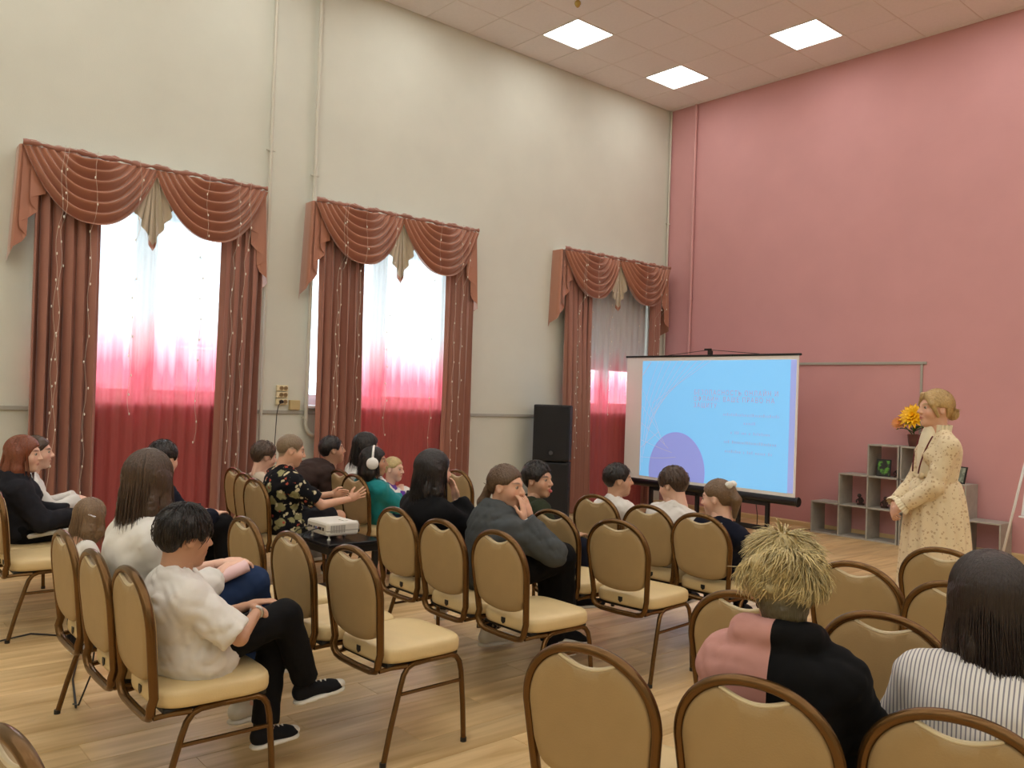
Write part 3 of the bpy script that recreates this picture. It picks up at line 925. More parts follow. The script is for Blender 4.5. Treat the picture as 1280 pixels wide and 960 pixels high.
        for pth in (rear, front):
            lg = autosmooth(MB().tube(pth, .0115, 9).build('leg', m_fr, root))
            MB().tube([(pth[0][0], pth[0][1], 0), (pth[0][0] - sx * .0004, pth[0][1], .018)], .0135, 9).build('rubber_foot', m_blk, lg)
        autosmooth(MB().tube([(sx * .189, .125, .262), (sx * .192, .448, .262)], .008, 8).build('stretcher', m_fr, root))
        autosmooth(MB().tube([(sx * .16, .05, .362), (sx * .165, .10, .366), (x, .17, .368)], .010, 8).build('side_rail', m_fr, root))
    return root
KINDS = dict(full=make_chair((-1, 1), ()), left=make_chair((-1,), (1,)), mid=make_chair((), (-1, 1)), right=make_chair((1,), (-1,)))
USED = set()
CH = 'beige bronze-framed banquet chair, '
CHAIRS = [
 # x, y, rz(deg), label
 (-3.90, .89, 0, 'empty, window end of the row with the boy in sneakers'),
 (-3.40, .88, 0, 'under the long-haired girl in a white shirt'),
 (-3.03, .90, 0, 'under the dark-haired boy in a loose white shirt'),
 (-3.93, 1.69, 0, 'empty, window end of the row behind the projector'),
 (-3.43, 1.69, 0, 'empty, middle of the row behind the projector'),
 (-3.01, 1.75, 2, 'empty, aisle end of the row behind the projector'),
 (-3.89, 2.53, 0, 'under the black-haired woman in a black sweater'),
 (-3.43, 2.50, 0, 'under the girl in a grey hoodie'),
 (-3.02, 2.53, 0, 'empty, next to the girl in a grey hoodie'),
 (-3.87, 3.28, 0, 'under the boy in a dark green jacket'),
 (-3.43, 3.27, 2, 'empty, beside the boy in dark green'),
 (-2.99, 3.32, 6, 'empty, aisle end behind the schoolgirl in navy'),
 (-3.84, 4.05, 3, 'under the schoolboy looking toward the shelves'),
 (-3.33, 3.97, 3, 'under the schoolboy turned toward the windows'),
 (-2.93, 3.95, 3, 'under the schoolgirl in a navy cardigan'),
 (-6.36, 2.64, 0, 'under the man in a brown t-shirt'),
 (-5.93, 2.54, 0, 'under the small boy behind the floral shirt'),
 (-5.54, 2.45, 0, 'under the teenager in a floral shirt'),
 (-5.95, 3.33, 0, 'under the dark-haired woman in white by the window'),
 (-5.58, 3.25, 0, 'under the girl with white headphones'),
 (-5.61, 4.24, 0, 'empty, by the grey wall beyond the black-haired woman'),
 (-5.55, .91, 0, 'empty, beside the red-haired girl'),
 (-5.98, .90, 0, 'under the red-haired girl'),
 (-6.42, .94, 0, 'under the pale girl in white by the drape'),
 (-5.55, 1.62, 0, 'under the person in dark clothes before the red sheer'),
 (-1.50, 1.57, 13, 'empty, left of the blond boy in the two-tone hoodie'),
 (-1.10, 1.71, 13, 'under the blond boy in the two-tone hoodie'),
 (-.72, 1.88, 13, 'under the woman in a striped shirt'),
 (-1.63, 2.45, 10, 'empty, half hidden in front of the blond boy'),
 (-1.22, 2.59, 10, 'empty, between the blond boy and the striped shirt'),
 (-1.69, 3.33, 2, 'empty, two rows ahead of the blond boy'),
 (-1.28, 3.29, 2, 'empty, mostly hidden by the dark-haired woman in stripes'),
 (-1.64, 4.05, 2, 'empty, closest to the presenter in the floral dress'),
 (-1.21, 3.95, 2, 'empty, beside the one closest to the presenter'),
 (-1.72, .32, 8, 'empty, last row, nearest to the photographer'),
]
KIND_OF = {}
for q in ((0, 1, 2), (3, 4, 5), (6, 7, 8), (9, 10, 11), (12, 13, 14), (15, 16, 17), (23, 22, 21), (25, 26, 27)):
    KIND_OF[q[0]], KIND_OF[q[1]], KIND_OF[q[2]] = 'left', 'mid', 'right'
for i, (x, y, a, lab) in enumerate(CHAIRS):
    kd = KIND_OF.get(i, 'full')
    o = copy_tree(KINDS[kd]) if kd in USED else KINDS[kd]
    USED.add(kd)
    o.location = (x, y, 0)
    o.rotation_euler = (0, 0, math.radians(a))
    tag(o, CH + lab, 'chair', 'banquet chairs in the hall')

# ================================================================== PROJECTOR TABLE AND PROJECTOR
tb = empty('projector_table', (-4.955, 2.775, 0), 0, 'small low black table carrying the projector', 'table')
m_blkt = mat('black_table_top', srgb(24, 24, 28), .22)
MB().box((-.24, -.195, .475), (.24, .195, .50), .004).build('table_top', m_blkt, tb)
MB().box((-.225, -.18, .43), (.225, .18, .475), .003).build('apron', m_blk, tb)
for sx in (-1, 1):
    for sy in (-1, 1):
        MB().box((sx * .21 - .015, sy * .165 - .015, 0), (sx * .21 + .015, sy * .165 + .015, .43), .003).build('leg', m_blk, tb)
MB().box((-.21, -.165, .14), (.21, .165, .155), .003).build('lower_shelf', m_blk, tb)
pj_ = empty('projector', (-4.965, 2.74, .50), 0, 'white projector on the small black table', 'projector')
m_pw = mat('projector_white', srgb(226, 222, 212), .4)
m_pg = mat('projector_grey', srgb(150, 146, 138), .5)
bd = MB().box((-.14, -.11, .03), (.14, .12, .115), .014).build('body', m_pw, pj_)
MB().box((-.142, -.112, .062), (.142, .122, .066), .001).build('seam', m_pg, bd)
MB().box((-.12, -.1125, .045), (.12, -.109, .10), .001).build('rear_panel', mat('rear_panel_grey', srgb(196, 190, 178), .5), bd)
for k, (x, w_, h, m) in enumerate(((-.10, .02, .014, m_dark), (-.07, .026, .01, m_blk), (-.03, .014, .014, m_blk), (-.005, .014, .014, mat('port_blue', srgb(60, 80, 150), .5)), (.025, .012, .012, mat('port_red', srgb(150, 50, 46), .5)), (.05, .03, .018, m_blk), (.09, .02, .02, m_dark))):
    MB().box((x - w_ / 2, -.115, .072 - h / 2), (x + w_ / 2, -.112, .072 + h / 2)).build('port', m, bd)
for k in range(9):
    MB().box((.139, -.085 + k * .012, .05), (.1415, -.079 + k * .012, .098)).build('vent_slat', m_pg, bd)
ln_ = MB().lathe([(0, 0), (.028, 0), (.036, .004), (.036, .022), (.03, .022), (.028, .012), (0, .012)], (.07, .12, .075), 18, 'y')
autosmooth(ln_.build('lens', m_pg, bd))
autosmooth(MB().lathe([(0, 0), (.026, 0), (0, .006)], (.07, .133, .075), 16, 'y').build('lens_glass', mat('lit_lens', srgb(230, 235, 255), .1, emit=(.85, .9, 1, 1), estr=3), bd))
MB().box((.02, .03, .115), (.10, .06, .12), .002).build('focus_ring', m_pw, bd)
for x, y in ((-.11, -.08), (.11, -.08), (.0, .09)):
    autosmooth(MB().lathe([(0, 0), (.012, 0), (.012, .008), (.006, .01), (.006, .032), (0, .032)], (x, y, 0), 10).build('foot', m_pw, pj_))
cb = MB()
for k, x in enumerate((-.07, .05)):
    cb.tube([(x, -.112, .074), (x - .005, -.15, .07), (x - .04, -.19 - .005 * k, .045), (x - .06, -.21, .012), (x - .09, -.23, -.1), (x - .1, -.24, -.38), (x - .13, -.26, -.488), (x - .4, -.5, -.492)], .004, 6)
tag(cb.build('cables', m_blk, pj_, True), kind='stuff')
ad = MB().box((-4.10, 1.06, .285), (-4.03, 1.10, .355), .01).build('power_adapter', m_blk)
tag(ad, 'black power adapter dangling behind the end chair at the floor cable', 'adapter')
cb = MB().tube([(-4.065, 1.08, .29), (-4.08, 1.07, .15), (-4.1, 1.03, .02), (-4.15, 1.02, .012)], .004, 6).build('lead', m_blk, ad, True)
# ================================================================== SIGNED-DISTANCE MODELLING
V3 = lambda *a: np.array(a, float)
def nrm(v):
    return v / (np.linalg.norm(v) + 1e-9)
class SDF:
    def __init__(s, lo, hi, h):
        s.lo = np.array(lo, float); s.h = h
        n = np.ceil((np.array(hi) - s.lo) / h).astype(int) + 1
        s.n = n
        s.D = np.full(n, .08, np.float32)
    def region(s, lo, hi):
        a = np.clip(np.floor((np.array(lo) - s.lo) / s.h).astype(int), 0, s.n)
        b = np.clip(np.ceil((np.array(hi) - s.lo) / s.h).astype(int) + 1, 0, s.n)
        if np.any(b <= a): return None
        ax = [(s.lo[i] + np.arange(a[i], b[i]) * s.h).astype(np.float32) for i in range(3)]
        sl = tuple(slice(a[i], b[i]) for i in range(3))
        return sl, (ax[0][:, None, None], ax[1][None, :, None], ax[2][None, None, :])
    def put(s, prim, op='u', k=.02):
        lo, hi, fn = prim
        m = .03 + k
        r = s.region(lo - m, hi + m)
        if r is None: return s
        sl, (X, Y, Z) = r
        d = fn(X, Y, Z).astype(np.float32)
        D = s.D[sl]
        if op == 'u':
            if k > 0:
                h = np.clip(.5 + .5 * (D - d) / k, 0, 1)
                s.D[sl] = D + (d - D) * h - k * h * (1 - h)
            else:
                s.D[sl] = np.minimum(D, d)
        elif op == 's':
            d = -d
            if k > 0:
                h = np.clip(.5 + .5 * (d - D) / k, 0, 1)
                s.D[sl] = D + (d - D) * h + k * h * (1 - h)
            else:
                s.D[sl] = np.maximum(D, d)
        return s
    def coords(s):
        return [(s.lo[i] + np.arange(s.n[i]) * s.h).astype(np.float32).reshape([-1 if j == i else 1 for j in range(3)]) for i in range(3)]
    def wrinkle(s, amp, wl, seed, dirv=None):
        rng = np.random.RandomState(seed)
        X, Y, Z = s.coords()
        near = np.abs(s.D) < .04
        idx = np.nonzero(near)
        if len(idx[0]) == 0: return s
        px, py, pz = [s.lo[i] + idx[i] * s.h for i in range(3)]
        acc = np.zeros(len(px))
        for i in range(9):
            d = rng.normal(size=3)
            if dirv is not None: d = d * .45 + np.array(dirv) * rng.choice((-1, 1)) * 1.2
            d = d / np.linalg.norm(d) * 2 * np.pi / (wl * rng.uniform(.6, 1.7))
            ph = rng.uniform(0, 6.28)
            w_ = np.sin(px * d[0] + py * d[1] + pz * d[2] + ph + 1.6 * np.sin(px * d[1] * .45 + pz * d[0] * .5 + py * d[2] * .4 + ph))
            m_ = np.clip(.5 + np.sin(px * d[2] * .35 + py * d[0] * .3 + pz * d[1] * .35 + ph * 2), 0, 1)
            acc += (1 - 2 * np.abs(w_) ** .7) * m_
        acc = acc / 2.6
        s.D[idx] += (amp * acc).astype(np.float32)
        return s
    def mesh(s):
        D = s.D
        S = D < 0
        c = np.zeros(np.array(D.shape) - 1, np.int8)
        for i in (0, 1):
            for j in (0, 1):
                for k in (0, 1):
                    c += S[i:c.shape[0] + i, j:c.shape[1] + j, k:c.shape[2] + k]
        mk = (c > 0) & (c < 8)
        ix = np.nonzero(mk)
        n = len(ix[0])
        if n == 0: return np.zeros((0, 3)), np.zeros((0, 4), int)
        idx = np.full(mk.shape, -1, np.int64); idx[ix] = np.arange(n)
        base = np.stack(ix, 1)
        cor = [(i, j, k) for i in (0, 1) for j in (0, 1) for k in (0, 1)]
        val = np.stack([D[ix[0] + a, ix[1] + b, ix[2] + e] for a, b, e in cor], 1)
        acc = np.zeros((n, 3)); cnt = np.zeros(n)
        for p in range(8):
            for q in range(p + 1, 8):
                df = np.array(cor[q]) - np.array(cor[p])
                if np.abs(df).sum() != 1: continue
                a, b = val[:, p], val[:, q]
                x = (a < 0) != (b < 0)
                t = np.where(x, a / (a - b + 1e-12), 0)
                acc += np.where(x[:, None], np.array(cor[p]) + t[:, None] * df, 0)
                cnt += x
        v = s.lo + (base + acc / cnt[:, None]) * s.h
        F = []
        for ax in range(3):
            o1, o2 = (ax + 1) % 3, (ax + 2) % 3
            A = np.take(S, range(0, S.shape[ax] - 1), ax); B = np.take(S, range(1, S.shape[ax]), ax)
            e = np.stack(np.nonzero(A != B), 1)
            ok = (e[:, o1] >= 1) & (e[:, o2] >= 1) & (e[:, o1] < mk.shape[o1]) & (e[:, o2] < mk.shape[o2])
            e = e[ok]
            if len(e) == 0: continue
            def cell(d1, d2):
                q = e.copy(); q[:, o1] -= d1; q[:, o2] -= d2
                return idx[q[:, 0], q[:, 1], q[:, 2]]
            quad = np.stack([cell(1, 1), cell(0, 1), cell(0, 0), cell(1, 0)], 1)
            flip = ~A[e[:, 0], e[:, 1], e[:, 2]]
            quad[flip] = quad[flip][:, ::-1]
            F.append(quad[(quad >= 0).all(1)])
        return v, np.concatenate(F)
def cone(a, b, ra, rb, flat=False, e=1.0, n=None, flata=False):
    a = np.array(a, float); b = np.array(b, float); ab = b - a; L2 = ab @ ab + 1e-9; L = math.sqrt(L2)
    R_ = max(ra, rb)
    lo = np.minimum(a, b) - R_; hi = np.maximum(a, b) + R_
    def fn(X, Y, Z):
        px, py, pz = X - a[0], Y - a[1], Z - a[2]
        tt = (px * ab[0] + py * ab[1] + pz * ab[2]) / L2
        t = np.clip(tt, 0, 1)
        qx, qy, qz = px - t * ab[0], py - t * ab[1], pz - t * ab[2]
        if n is not None:
            dn = (qx * n[0] + qy * n[1] + qz * n[2]) * (1 / e - 1)
            qx, qy, qz = qx + n[0] * dn, qy + n[1] * dn, qz + n[2] * dn
        d = np.sqrt(qx * qx + qy * qy + qz * qz) - (ra + (rb - ra) * t)
        if n is not None: d = d * (.5 + .5 * e)
        if flat: d = np.maximum(d, (tt - 1) * L)
        if flata: d = np.maximum(d, -tt * L)
        return d
    return lo, hi, fn
def ell(c, r, Mx=None):
    c = np.array(c, float); r = np.array(r, float)
    Mx = np.eye(3) if Mx is None else Mx           # rows: local axes in world
    ext = np.sqrt(((Mx * r[:, None]) ** 2).sum(0))
    def fn(X, Y, Z):
        px, py, pz = X - c[0], Y - c[1], Z - c[2]
        q = [(px * Mx[i, 0] + py * Mx[i, 1] + pz * Mx[i, 2]) / r[i] for i in range(3)]
        k0 = np.sqrt(q[0] ** 2 + q[1] ** 2 + q[2] ** 2)
        k1 = np.sqrt((q[0] / r[0]) ** 2 + (q[1] / r[1]) ** 2 + (q[2] / r[2]) ** 2) + 1e-6
        return k0 * (k0 - 1) / k1
    return c - ext, c + ext, fn
def half(p, n_, lo, hi):
    """half space: inside where (x-p).n < 0"""
    def fn(X, Y, Z):
        return (X - p[0]) * n_[0] + (Y - p[1]) * n_[1] + (Z - p[2]) * n_[2]
    return np.array(lo, float), np.array(hi, float), fn
def rot(yaw, pitch=0, roll=0):
    """rows are local right, forward, up in world; yaw turns forward from +Y toward -X, pitch > 0 looks up"""
    cy, sy = math.cos(yaw), math.sin(yaw)
    r = V3(cy, sy, 0); f = V3(-sy, cy, 0); u = V3(0, 0, 1)
    f2 = f * math.cos(pitch) + u * math.sin(pitch); u2 = u * math.cos(pitch) - f * math.sin(pitch)
    r3 = r * math.cos(roll) - u2 * math.sin(roll); u3 = u2 * math.cos(roll) + r * math.sin(roll)
    return np.stack([r3, f2, u3])
def ik(a, t, l1, l2, pole):
    d = t - a; L = np.linalg.norm(d); D_ = min(max(L, abs(l1 - l2) * 1.05 + 1e-3), (l1 + l2) * .985)
    u = d / (L + 1e-9)
    x = (l1 * l1 - l2 * l2 + D_ * D_) / (2 * D_)
    y = math.sqrt(max(l1 * l1 - x * x, 0))
    pv = pole - u * (pole @ u); pv = nrm(pv)
    return a + u * x + pv * y, a + u * D_
def yaw_of(x, y):
    return math.atan2(-x, y)
# ================================================================== PEOPLE
def skin_mat():
    m = mat('skin', srgb(220, 175, 150), .5, attr='Col')
    b = m.node_tree.nodes['Principled BSDF']
    b.inputs['Subsurface Weight'].default_value = .12
    b.inputs['Subsurface Radius'].default_value = (.012, .005, .003)
    return m
m_skin = skin_mat()
m_hair = mat('hair', srgb(40, 30, 26), .38, attr='Col', bump=.5, bscale=30, stretch=(6, 6, .6))
m_eye = mat('eye', srgb(240, 236, 230), .15, attr='Col')
SK = dict(fair=srgb(232, 188, 164), warm=srgb(222, 174, 146), tan=srgb(192, 146, 118), olive=srgb(204, 160, 132))
def sdf_mesh(prims, h, wr=None, seed=1, clip_lo=None, clip_hi=None, wdir=None):
    L_ = [p for p, op, k in prims if op == 'u']
    lo = np.min([p[0] for p in L_], 0) - .03
    hi = np.max([p[1] for p in L_], 0) + .03
    if clip_lo is not None: lo = np.maximum(lo, clip_lo)
    if clip_hi is not None: hi = np.minimum(hi, clip_hi)
    g = SDF(lo, hi, h)
    for p, op, k in prims: g.put(p, op, k)
    if wr: g.wrinkle(wr[0], wr[1], seed, wdir)
    return g.mesh()
def part(name, vf, m, root, loc, cols=None):
    v, f = vf
    v = v - np.array(loc)
    return pymesh(name, v, f, m, root, True, cols)
def head_prims(c, Mh, hs, female, ears=True):
    W = lambda x, y, z: c + (V3(x, y, z) * hs) @ Mh
    E_ = lambda p, r, MM=Mh: ell(W(*p), np.array(r) * hs, MM)
    j = .92 if female else 1.0
    P = [(E_((0, -.014, .030), (.074, .094, .088)), 'u', .0),
         (E_((0, .022, -.030), (.058 * j, .070, .082)), 'u', .03 * hs),
         (E_((0, .060, -.090), (.026 * j, .024, .022)), 'u', .03 * hs),
         (E_((0, .068, .026), (.046, .020, .015)), 'u', .02 * hs),
         (E_((.040, .050, -.026), (.022, .026, .028)), 'u', .025 * hs),
         (E_((-.040, .050, -.026), (.022, .026, .028)), 'u', .025 * hs),
         (E_((.031, .096, .010), (.015, .014, .009)), 's', .012 * hs),
         (E_((-.031, .096, .010), (.015, .014, .009)), 's', .012 * hs),
         (cone(W(0, .084, .018), W(0, .107, -.020), .007 * hs, .0105 * hs), 'u', .012 * hs),
         (E_((.010, .096, -.024), (.0085, .009, .007)), 'u', .008 * hs),
         (E_((-.010, .096, -.024), (.0085, .009, .007)), 'u', .008 * hs),
         (E_((0, .087, -.052), (.021, .010, .0055)), 'u', .006 * hs),
         (E_((0, .085, -.063), (.018, .010, .0065)), 'u', .006 * hs),
         (cone(W(0, -.022, -.04), W(0, -.03, -.15), .050 * hs, .052 * hs), 'u', .03 * hs)]
    if ears:
        for sx in (-1, 1):
            P.append((E_((sx * .076, -.008, -.002), (.010, .019, .031)), 'u', .008 * hs))
            P.append((E_((sx * .084, -.002, .002), (.006, .010, .018)), 's', .006 * hs))
    return P
CUT = dict(short=([-.13, -.085, -.05, -.032, .018, .036, .056, .080, .13], [-.085, -.075, -.05, .012, .016, -.006, .03, .066, .072]),
           fringe=([-.13, -.085, -.05, -.032, .018, .036, .060, .085, .13], [-.095, -.085, -.05, .008, .012, -.006, .012, .034, .034]),
           long=([-.13, -.06, -.02, .02, .045, .065, .085, .13], [-.30, -.30, -.26, -.16, -.01, .045, .066, .072]),
           messy=([-.14, -.085, -.05, -.032, .018, .036, .056, .080, .14], [-.14, -.125, -.08, -.02, .0, -.006, .03, .066, .072]),
           tied=([-.13, -.085, -.05, -.032, .018, .036, .056, .080, .13], [-.085, -.075, -.05, .012, .018, .020, .045, .070, .076]))
def hair_prims(c, Mh, hs, hair):
    W = lambda x, y, z: c + (V3(x, y, z) * hs) @ Mh
    t = hair.get('t', .012)
    st = hair['style']
    P = [(ell(W(0, -.014, .030), (np.array((.074, .094, .088)) + t) * hs, Mh), 'u', 0)]
    if st == 'messy':
        rs = random.Random(hair.get('seed', 3))
        for k in range(46):
            th, ph = rs.uniform(.1, 1.75), rs.uniform(0, 6.28)
            n_ = V3(math.sin(th) * math.cos(ph), math.sin(th) * math.sin(ph), math.cos(th))
            if n_[1] > .55 and n_[2] < .3: continue
            p = V3(0, -.014, .030) + n_ * (np.array((.074, .094, .088)) + t * .9)
            P.append((ell(W(*p), np.array((.022, .022, .016)) * hs * rs.uniform(.7, 1.2), Mh), 'u', .012 * hs))
    xs, zs = CUT['short' if st == 'buzz' else 'messy' if st == 'messy' else 'long' if st in ('long', 'bob') else 'tied' if st in ('pony', 'bun') else st]
    def cut(X, Y, Z):
        px, py, pz = X - c[0], Y - c[1], Z - c[2]
        ly = (px * Mh[1, 0] + py * Mh[1, 1] + pz * Mh[1, 2]) / hs
        lz = (px * Mh[2, 0] + py * Mh[2, 1] + pz * Mh[2, 2]) / hs
        return (lz - np.interp(ly, xs, zs)) * hs * .75
    P.append(((c - .3, c + .3, cut), 's', (.02 if st == 'buzz' else .012 if st in ('pony', 'bun') else .006) * hs))
    if st == 'messy':
        P.append((cone(W(0, -.062, -.045), W(0, -.052, -.135), .058 * hs, .046 * hs), 'u', .02))
    if hair.get('locks'):
        for sx in (-1, 1):
            a, b_, d_ = W(sx * .022, .070, .092), W(sx * .066, .056, .030), W(sx * .078, .018, -.045)
            P += [(cone(a, b_, .016 * hs, .015 * hs), 'u', .014), (cone(b_, d_, .015 * hs, .009 * hs), 'u', .012)]
    if st in ('long', 'bob'):
        L_ = hair['len']
        bk = -Mh[1] * V3(1, 1, 0); bk = nrm(bk); dn = V3(0, 0, -1)
        rt = nrm(V3(Mh[0][0], Mh[0][1], 0))
        a = W(0, -.045, .0)
        P.append((cone(a, a + dn * L_ * .55 + bk * .025, .080 * hs, .078 * hs, e=.62, n=bk), 'u', .03))
        P.append((cone(a + dn * L_ * .5 + bk * .025, a + dn * L_ + bk * .02, .078 * hs, .055 * hs, e=.5, n=bk), 'u', .03))
        for sx in (-1, 1):
            q = W(sx * .066, -.012, .01)
            P.append((cone(q, q + dn * L_ * .6 + rt * sx * .006, .032 * hs, .032 * hs), 'u', .02))
            P.append((cone(q + dn * L_ * .55 + rt * sx * .006, q + dn * L_ * .92 + bk * .02, .032 * hs, .018 * hs), 'u', .02))
    if st == 'pony':
        q = W(*hair.get('tie', (0, -.115, .02)))
        bk = nrm(-Mh[1] * V3(1, 1, 0)); dn = V3(0, 0, -1)
        L_ = hair['len']
        P.append((cone(q, q + bk * .03 + dn * L_ * .4, .022, .03), 'u', .015))
        P.append((cone(q + bk * .03 + dn * L_ * .4, q + bk * .025 + dn * L_, .03, .012), 'u', .015))
    if st == 'bun':
        P.append((ell(W(0, -.115, -.025), np.array((.042, .036, .040)) * hs, Mh), 'u', .008))
    return P
def strands(c, Mh, hs, hair, n, seed):
    rs = np.random.RandomState(seed)
    t = hair.get('t', .012); st = hair['style']
    R_ = np.array((.074, .094, .088)) + t + .001
    V_, F_, C_ = [], [], []
    base = np.array(hair['col'][:3])
    xs, zs = CUT['short' if st == 'buzz' else 'messy' if st == 'messy' else 'long' if st in ('long', 'bob') else 'tied' if st in ('pony', 'bun') else st]
    bk = nrm(-Mh[1] * V3(1, 1, 0)); dn = V3(0, 0, -1)
    for i in range(n):
        path = []
        if st in ('long', 'bob'):
            phi = rs.uniform(-2.15, 2.15)
            th = rs.uniform(.12, .9)
            ths = np.linspace(th, 1.75, 7)
            for a in ths:
                p = V3(math.sin(a) * math.sin(phi) * R_[0], -math.sin(a) * math.cos(phi) * R_[1], math.cos(a) * R_[2]) + V3(0, -.014, .030)
                path.append(c + (p * hs) @ Mh)
            L_ = hair['len'] * rs.uniform(.8, 1.06)
            p0 = path[-1]
            drop = max(.02, L_ - (c[2] - p0[2]))
            wob = rs.normal(size=3) * .008
            for k in range(1, 6):
                f = k / 5
                path.append(p0 + dn * drop * f + wob * f + bk * .02 * f * math.cos(phi))
        else:
            for _ in range(20):
                a, phi = rs.uniform(.0, 1.9), rs.uniform(0, 6.28)
                p = V3(math.sin(a) * math.sin(phi) * R_[0], -math.sin(a) * math.cos(phi) * R_[1], math.cos(a) * R_[2]) + V3(0, -.014, .030)
                if p[2] > np.interp(p[1], xs, zs) + .006: break
            tang = V3(math.cos(a) * math.sin(phi) * R_[0], -math.cos(a) * math.cos(phi) * R_[1], -math.sin(a) * R_[2])
            tang = nrm(tang)
            nn = nrm((p - V3(0, -.014, .03)) / R_)
            l = hair.get('sl', .028) * rs.uniform(.6, 1.3)
            if st == 'messy': l *= min(1, max(.25, .40 + p[2] / .10))
            if st in ('pony', 'bun'):
                tang = nrm(V3(0, -.115, .0) - p); l *= 1.6
            if st == 'messy':
                tang = nrm(tang + rs.normal(size=3) * .2 + .75 * V3(math.sin(70 * p[0] + 38 * p[2] + 1), math.sin(62 * p[1] + 45 * p[0] + 3), .6 * math.sin(58 * p[2] + 50 * p[1])))
                sw_ = nrm(np.cross(tang, nn)); am, fq, p_ = rs.uniform(.003, .009), rs.uniform(2, 5), rs.uniform(0, 6)
            for k in range(6):
                f = k / 5
                q = p + tang * l * f + nn * (.002 + hair.get('lift', .002) * math.sin(f * 2.6) * rs.uniform(.6, 1.3)) - nn * max(0, f - .4) * l * .35
                if st == 'messy': q = q - nn * f * l * (.5 if p[2] < .02 else .12) + sw_ * am * (math.sin(fq * f + p_) - math.sin(p_))
                path.append(c + (q * hs) @ Mh)
        path = np.array(path)
        m = len(path)
        wd = hair.get('sw', .0022) * rs.uniform(.7, 1.3)
        br = rs.uniform(.65, 1.45)
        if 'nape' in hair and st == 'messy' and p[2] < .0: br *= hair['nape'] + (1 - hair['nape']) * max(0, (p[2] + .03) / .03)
        colr = np.clip(base * br + hair.get('tint', 0) * rs.uniform(0, 1), 0, 1)
        k0 = len(V_) * 0 + sum(len(x) for x in V_)
        tg = path[-1] - path[0]
        sd = nrm(np.cross(tg, path[m // 2] - c) + 1e-6); ou = nrm(path[m // 2] - c)
        ww = wd * np.sin(np.linspace(.5, 3.0, m))[:, None]
        ring = np.stack([path + sd * ww, path - sd * ww, path + ou * ww * .9], 1).reshape(-1, 3)
        V_.append(ring)
        for q in range(m - 1):
            for e in range(3):
                F_.append((k0 + q * 3 + e, k0 + q * 3 + (e + 1) % 3, k0 + q * 3 + 3 + (e + 1) % 3, k0 + q * 3 + 3 + e))
        C_.append(np.tile(np.append(colr, 1), (len(ring), 1)))
    return np.concatenate(V_), F_, np.concatenate(C_)
def hand_prims(W_, d, n_, side, sc, curl, spread=.12):
    d = nrm(d); n_ = nrm(n_ - d * (n_ @ d)); sd = np.cross(d, n_) * side       # toward the thumb
    P = [(ell(W_ + d * .045 * sc, np.array((.036, .050, .015)) * sc, np.stack([sd, d, n_])), 'u', .01),
         (cone(W_ - d * .02 * sc, W_ + d * .03 * sc, .024 * sc, .026 * sc, e=.75, n=n_), 'u', .015)]
    for i, (off, L_) in enumerate(((.027, .070), (.0095, .078), (-.0085, .073), (-.026, .058))):
        b = W_ + (d * .082 + sd * off) * sc
        dd = nrm(d + sd * off * spread * 18)
        ang = 0
        r = .0085 * sc
        p = b - dd * .012 * sc
        for j, fr in enumerate((.45, .32, .25)):
            ang += curl * (.7 if j == 0 else 1.0)
            v = dd * math.cos(ang) + n_ * math.sin(ang)
            q = p + v * (L_ * fr + (.012 if j == 0 else 0)) * sc
            P.append((cone(p, q, r, r * .9), 'u', .002))
            p, r = q, r * .92
    b = W_ + (d * .022 + sd * .026) * sc
    v1 = nrm(d * .75 + sd * .75 + n_ * .35); q = b + v1 * .042 * sc
    v2 = nrm(d * .95 + sd * .30 + n_ * (.3 + curl * .5)); q2 = q + v2 * .032 * sc
    P.append((cone(b, q, .0125 * sc, .0105 * sc), 'u', .008))
    P.append((cone(q, q2, .0105 * sc, .0085 * sc), 'u', .002))
    return P
m_sole = mat('white_rubber', srgb(222, 218, 208), .5)
def make_shoe(A, yaw, pitch, sc, m_up, root, loc, m_so=None, canvas=False):
    Mf = rot(yaw, pitch)
    W = lambda x, y, z: A + (V3(x, y, z) * sc) @ Mf
    E_ = lambda p, r: ell(W(*p), np.array(r) * sc, Mf)
    up = [(E_((0, -.028, -.035), (.036, .045, .042)), 'u', 0), (cone(W(0, -.02, -.030), W(0, .10, -.052), .036 * sc, .034 * sc), 'u', .02), (E_((0, .125, -.058), (.042, .056, .026)), 'u', .025), (cone(W(0, -.012, -.02), W(0, -.016, .035), .039 * sc, .042 * sc, flat=True), 'u', .01),
          (half(W(0, 0, -.070), Mf[2], A - .3, A + .3), 's', .004)]
    o = part('shoe', sdf_mesh(up, .0075), m_up, root, loc)
    so = [(cone(W(0, -.032, -.078), W(0, .135, -.078), .041 * sc, .046 * sc, e=.42, n=Mf[2]), 'u', 0),
          (half(W(0, 0, -.084), Mf[2], A - .3, A + .3), 's', .002), (half(W(0, 0, -.064), -Mf[2], A - .3, A + .3), 's', .002)]
    s_ = part('sole', sdf_mesh(so, .0065), m_so or m_sole, o, loc)
    if canvas:
        part('toe_cap', sdf_mesh([(E_((0, .142, -.056), (.036, .044, .024)), 'u', 0), (half(W(0, 0, -.070), Mf[2], A - .3, A + .3), 's', .004), (half(W(0, .135, 0), Mf[1], A - .3, A + .3), 's', .004)], .006), m_sole, o, loc)
        for j in range(4):
            t = .02 + .022 * j
            MB().tube([tuple(W(-.022, t, -.012 - .16 * t + (-.004)) - np.array(loc)), tuple(W(0, t + .004, -.002 - .17 * t + .004) - np.array(loc)), tuple(W(.022, t, -.012 - .16 * t - .004) - np.array(loc))], .004, 6).build('lace', m_sole, o, True)
    return o
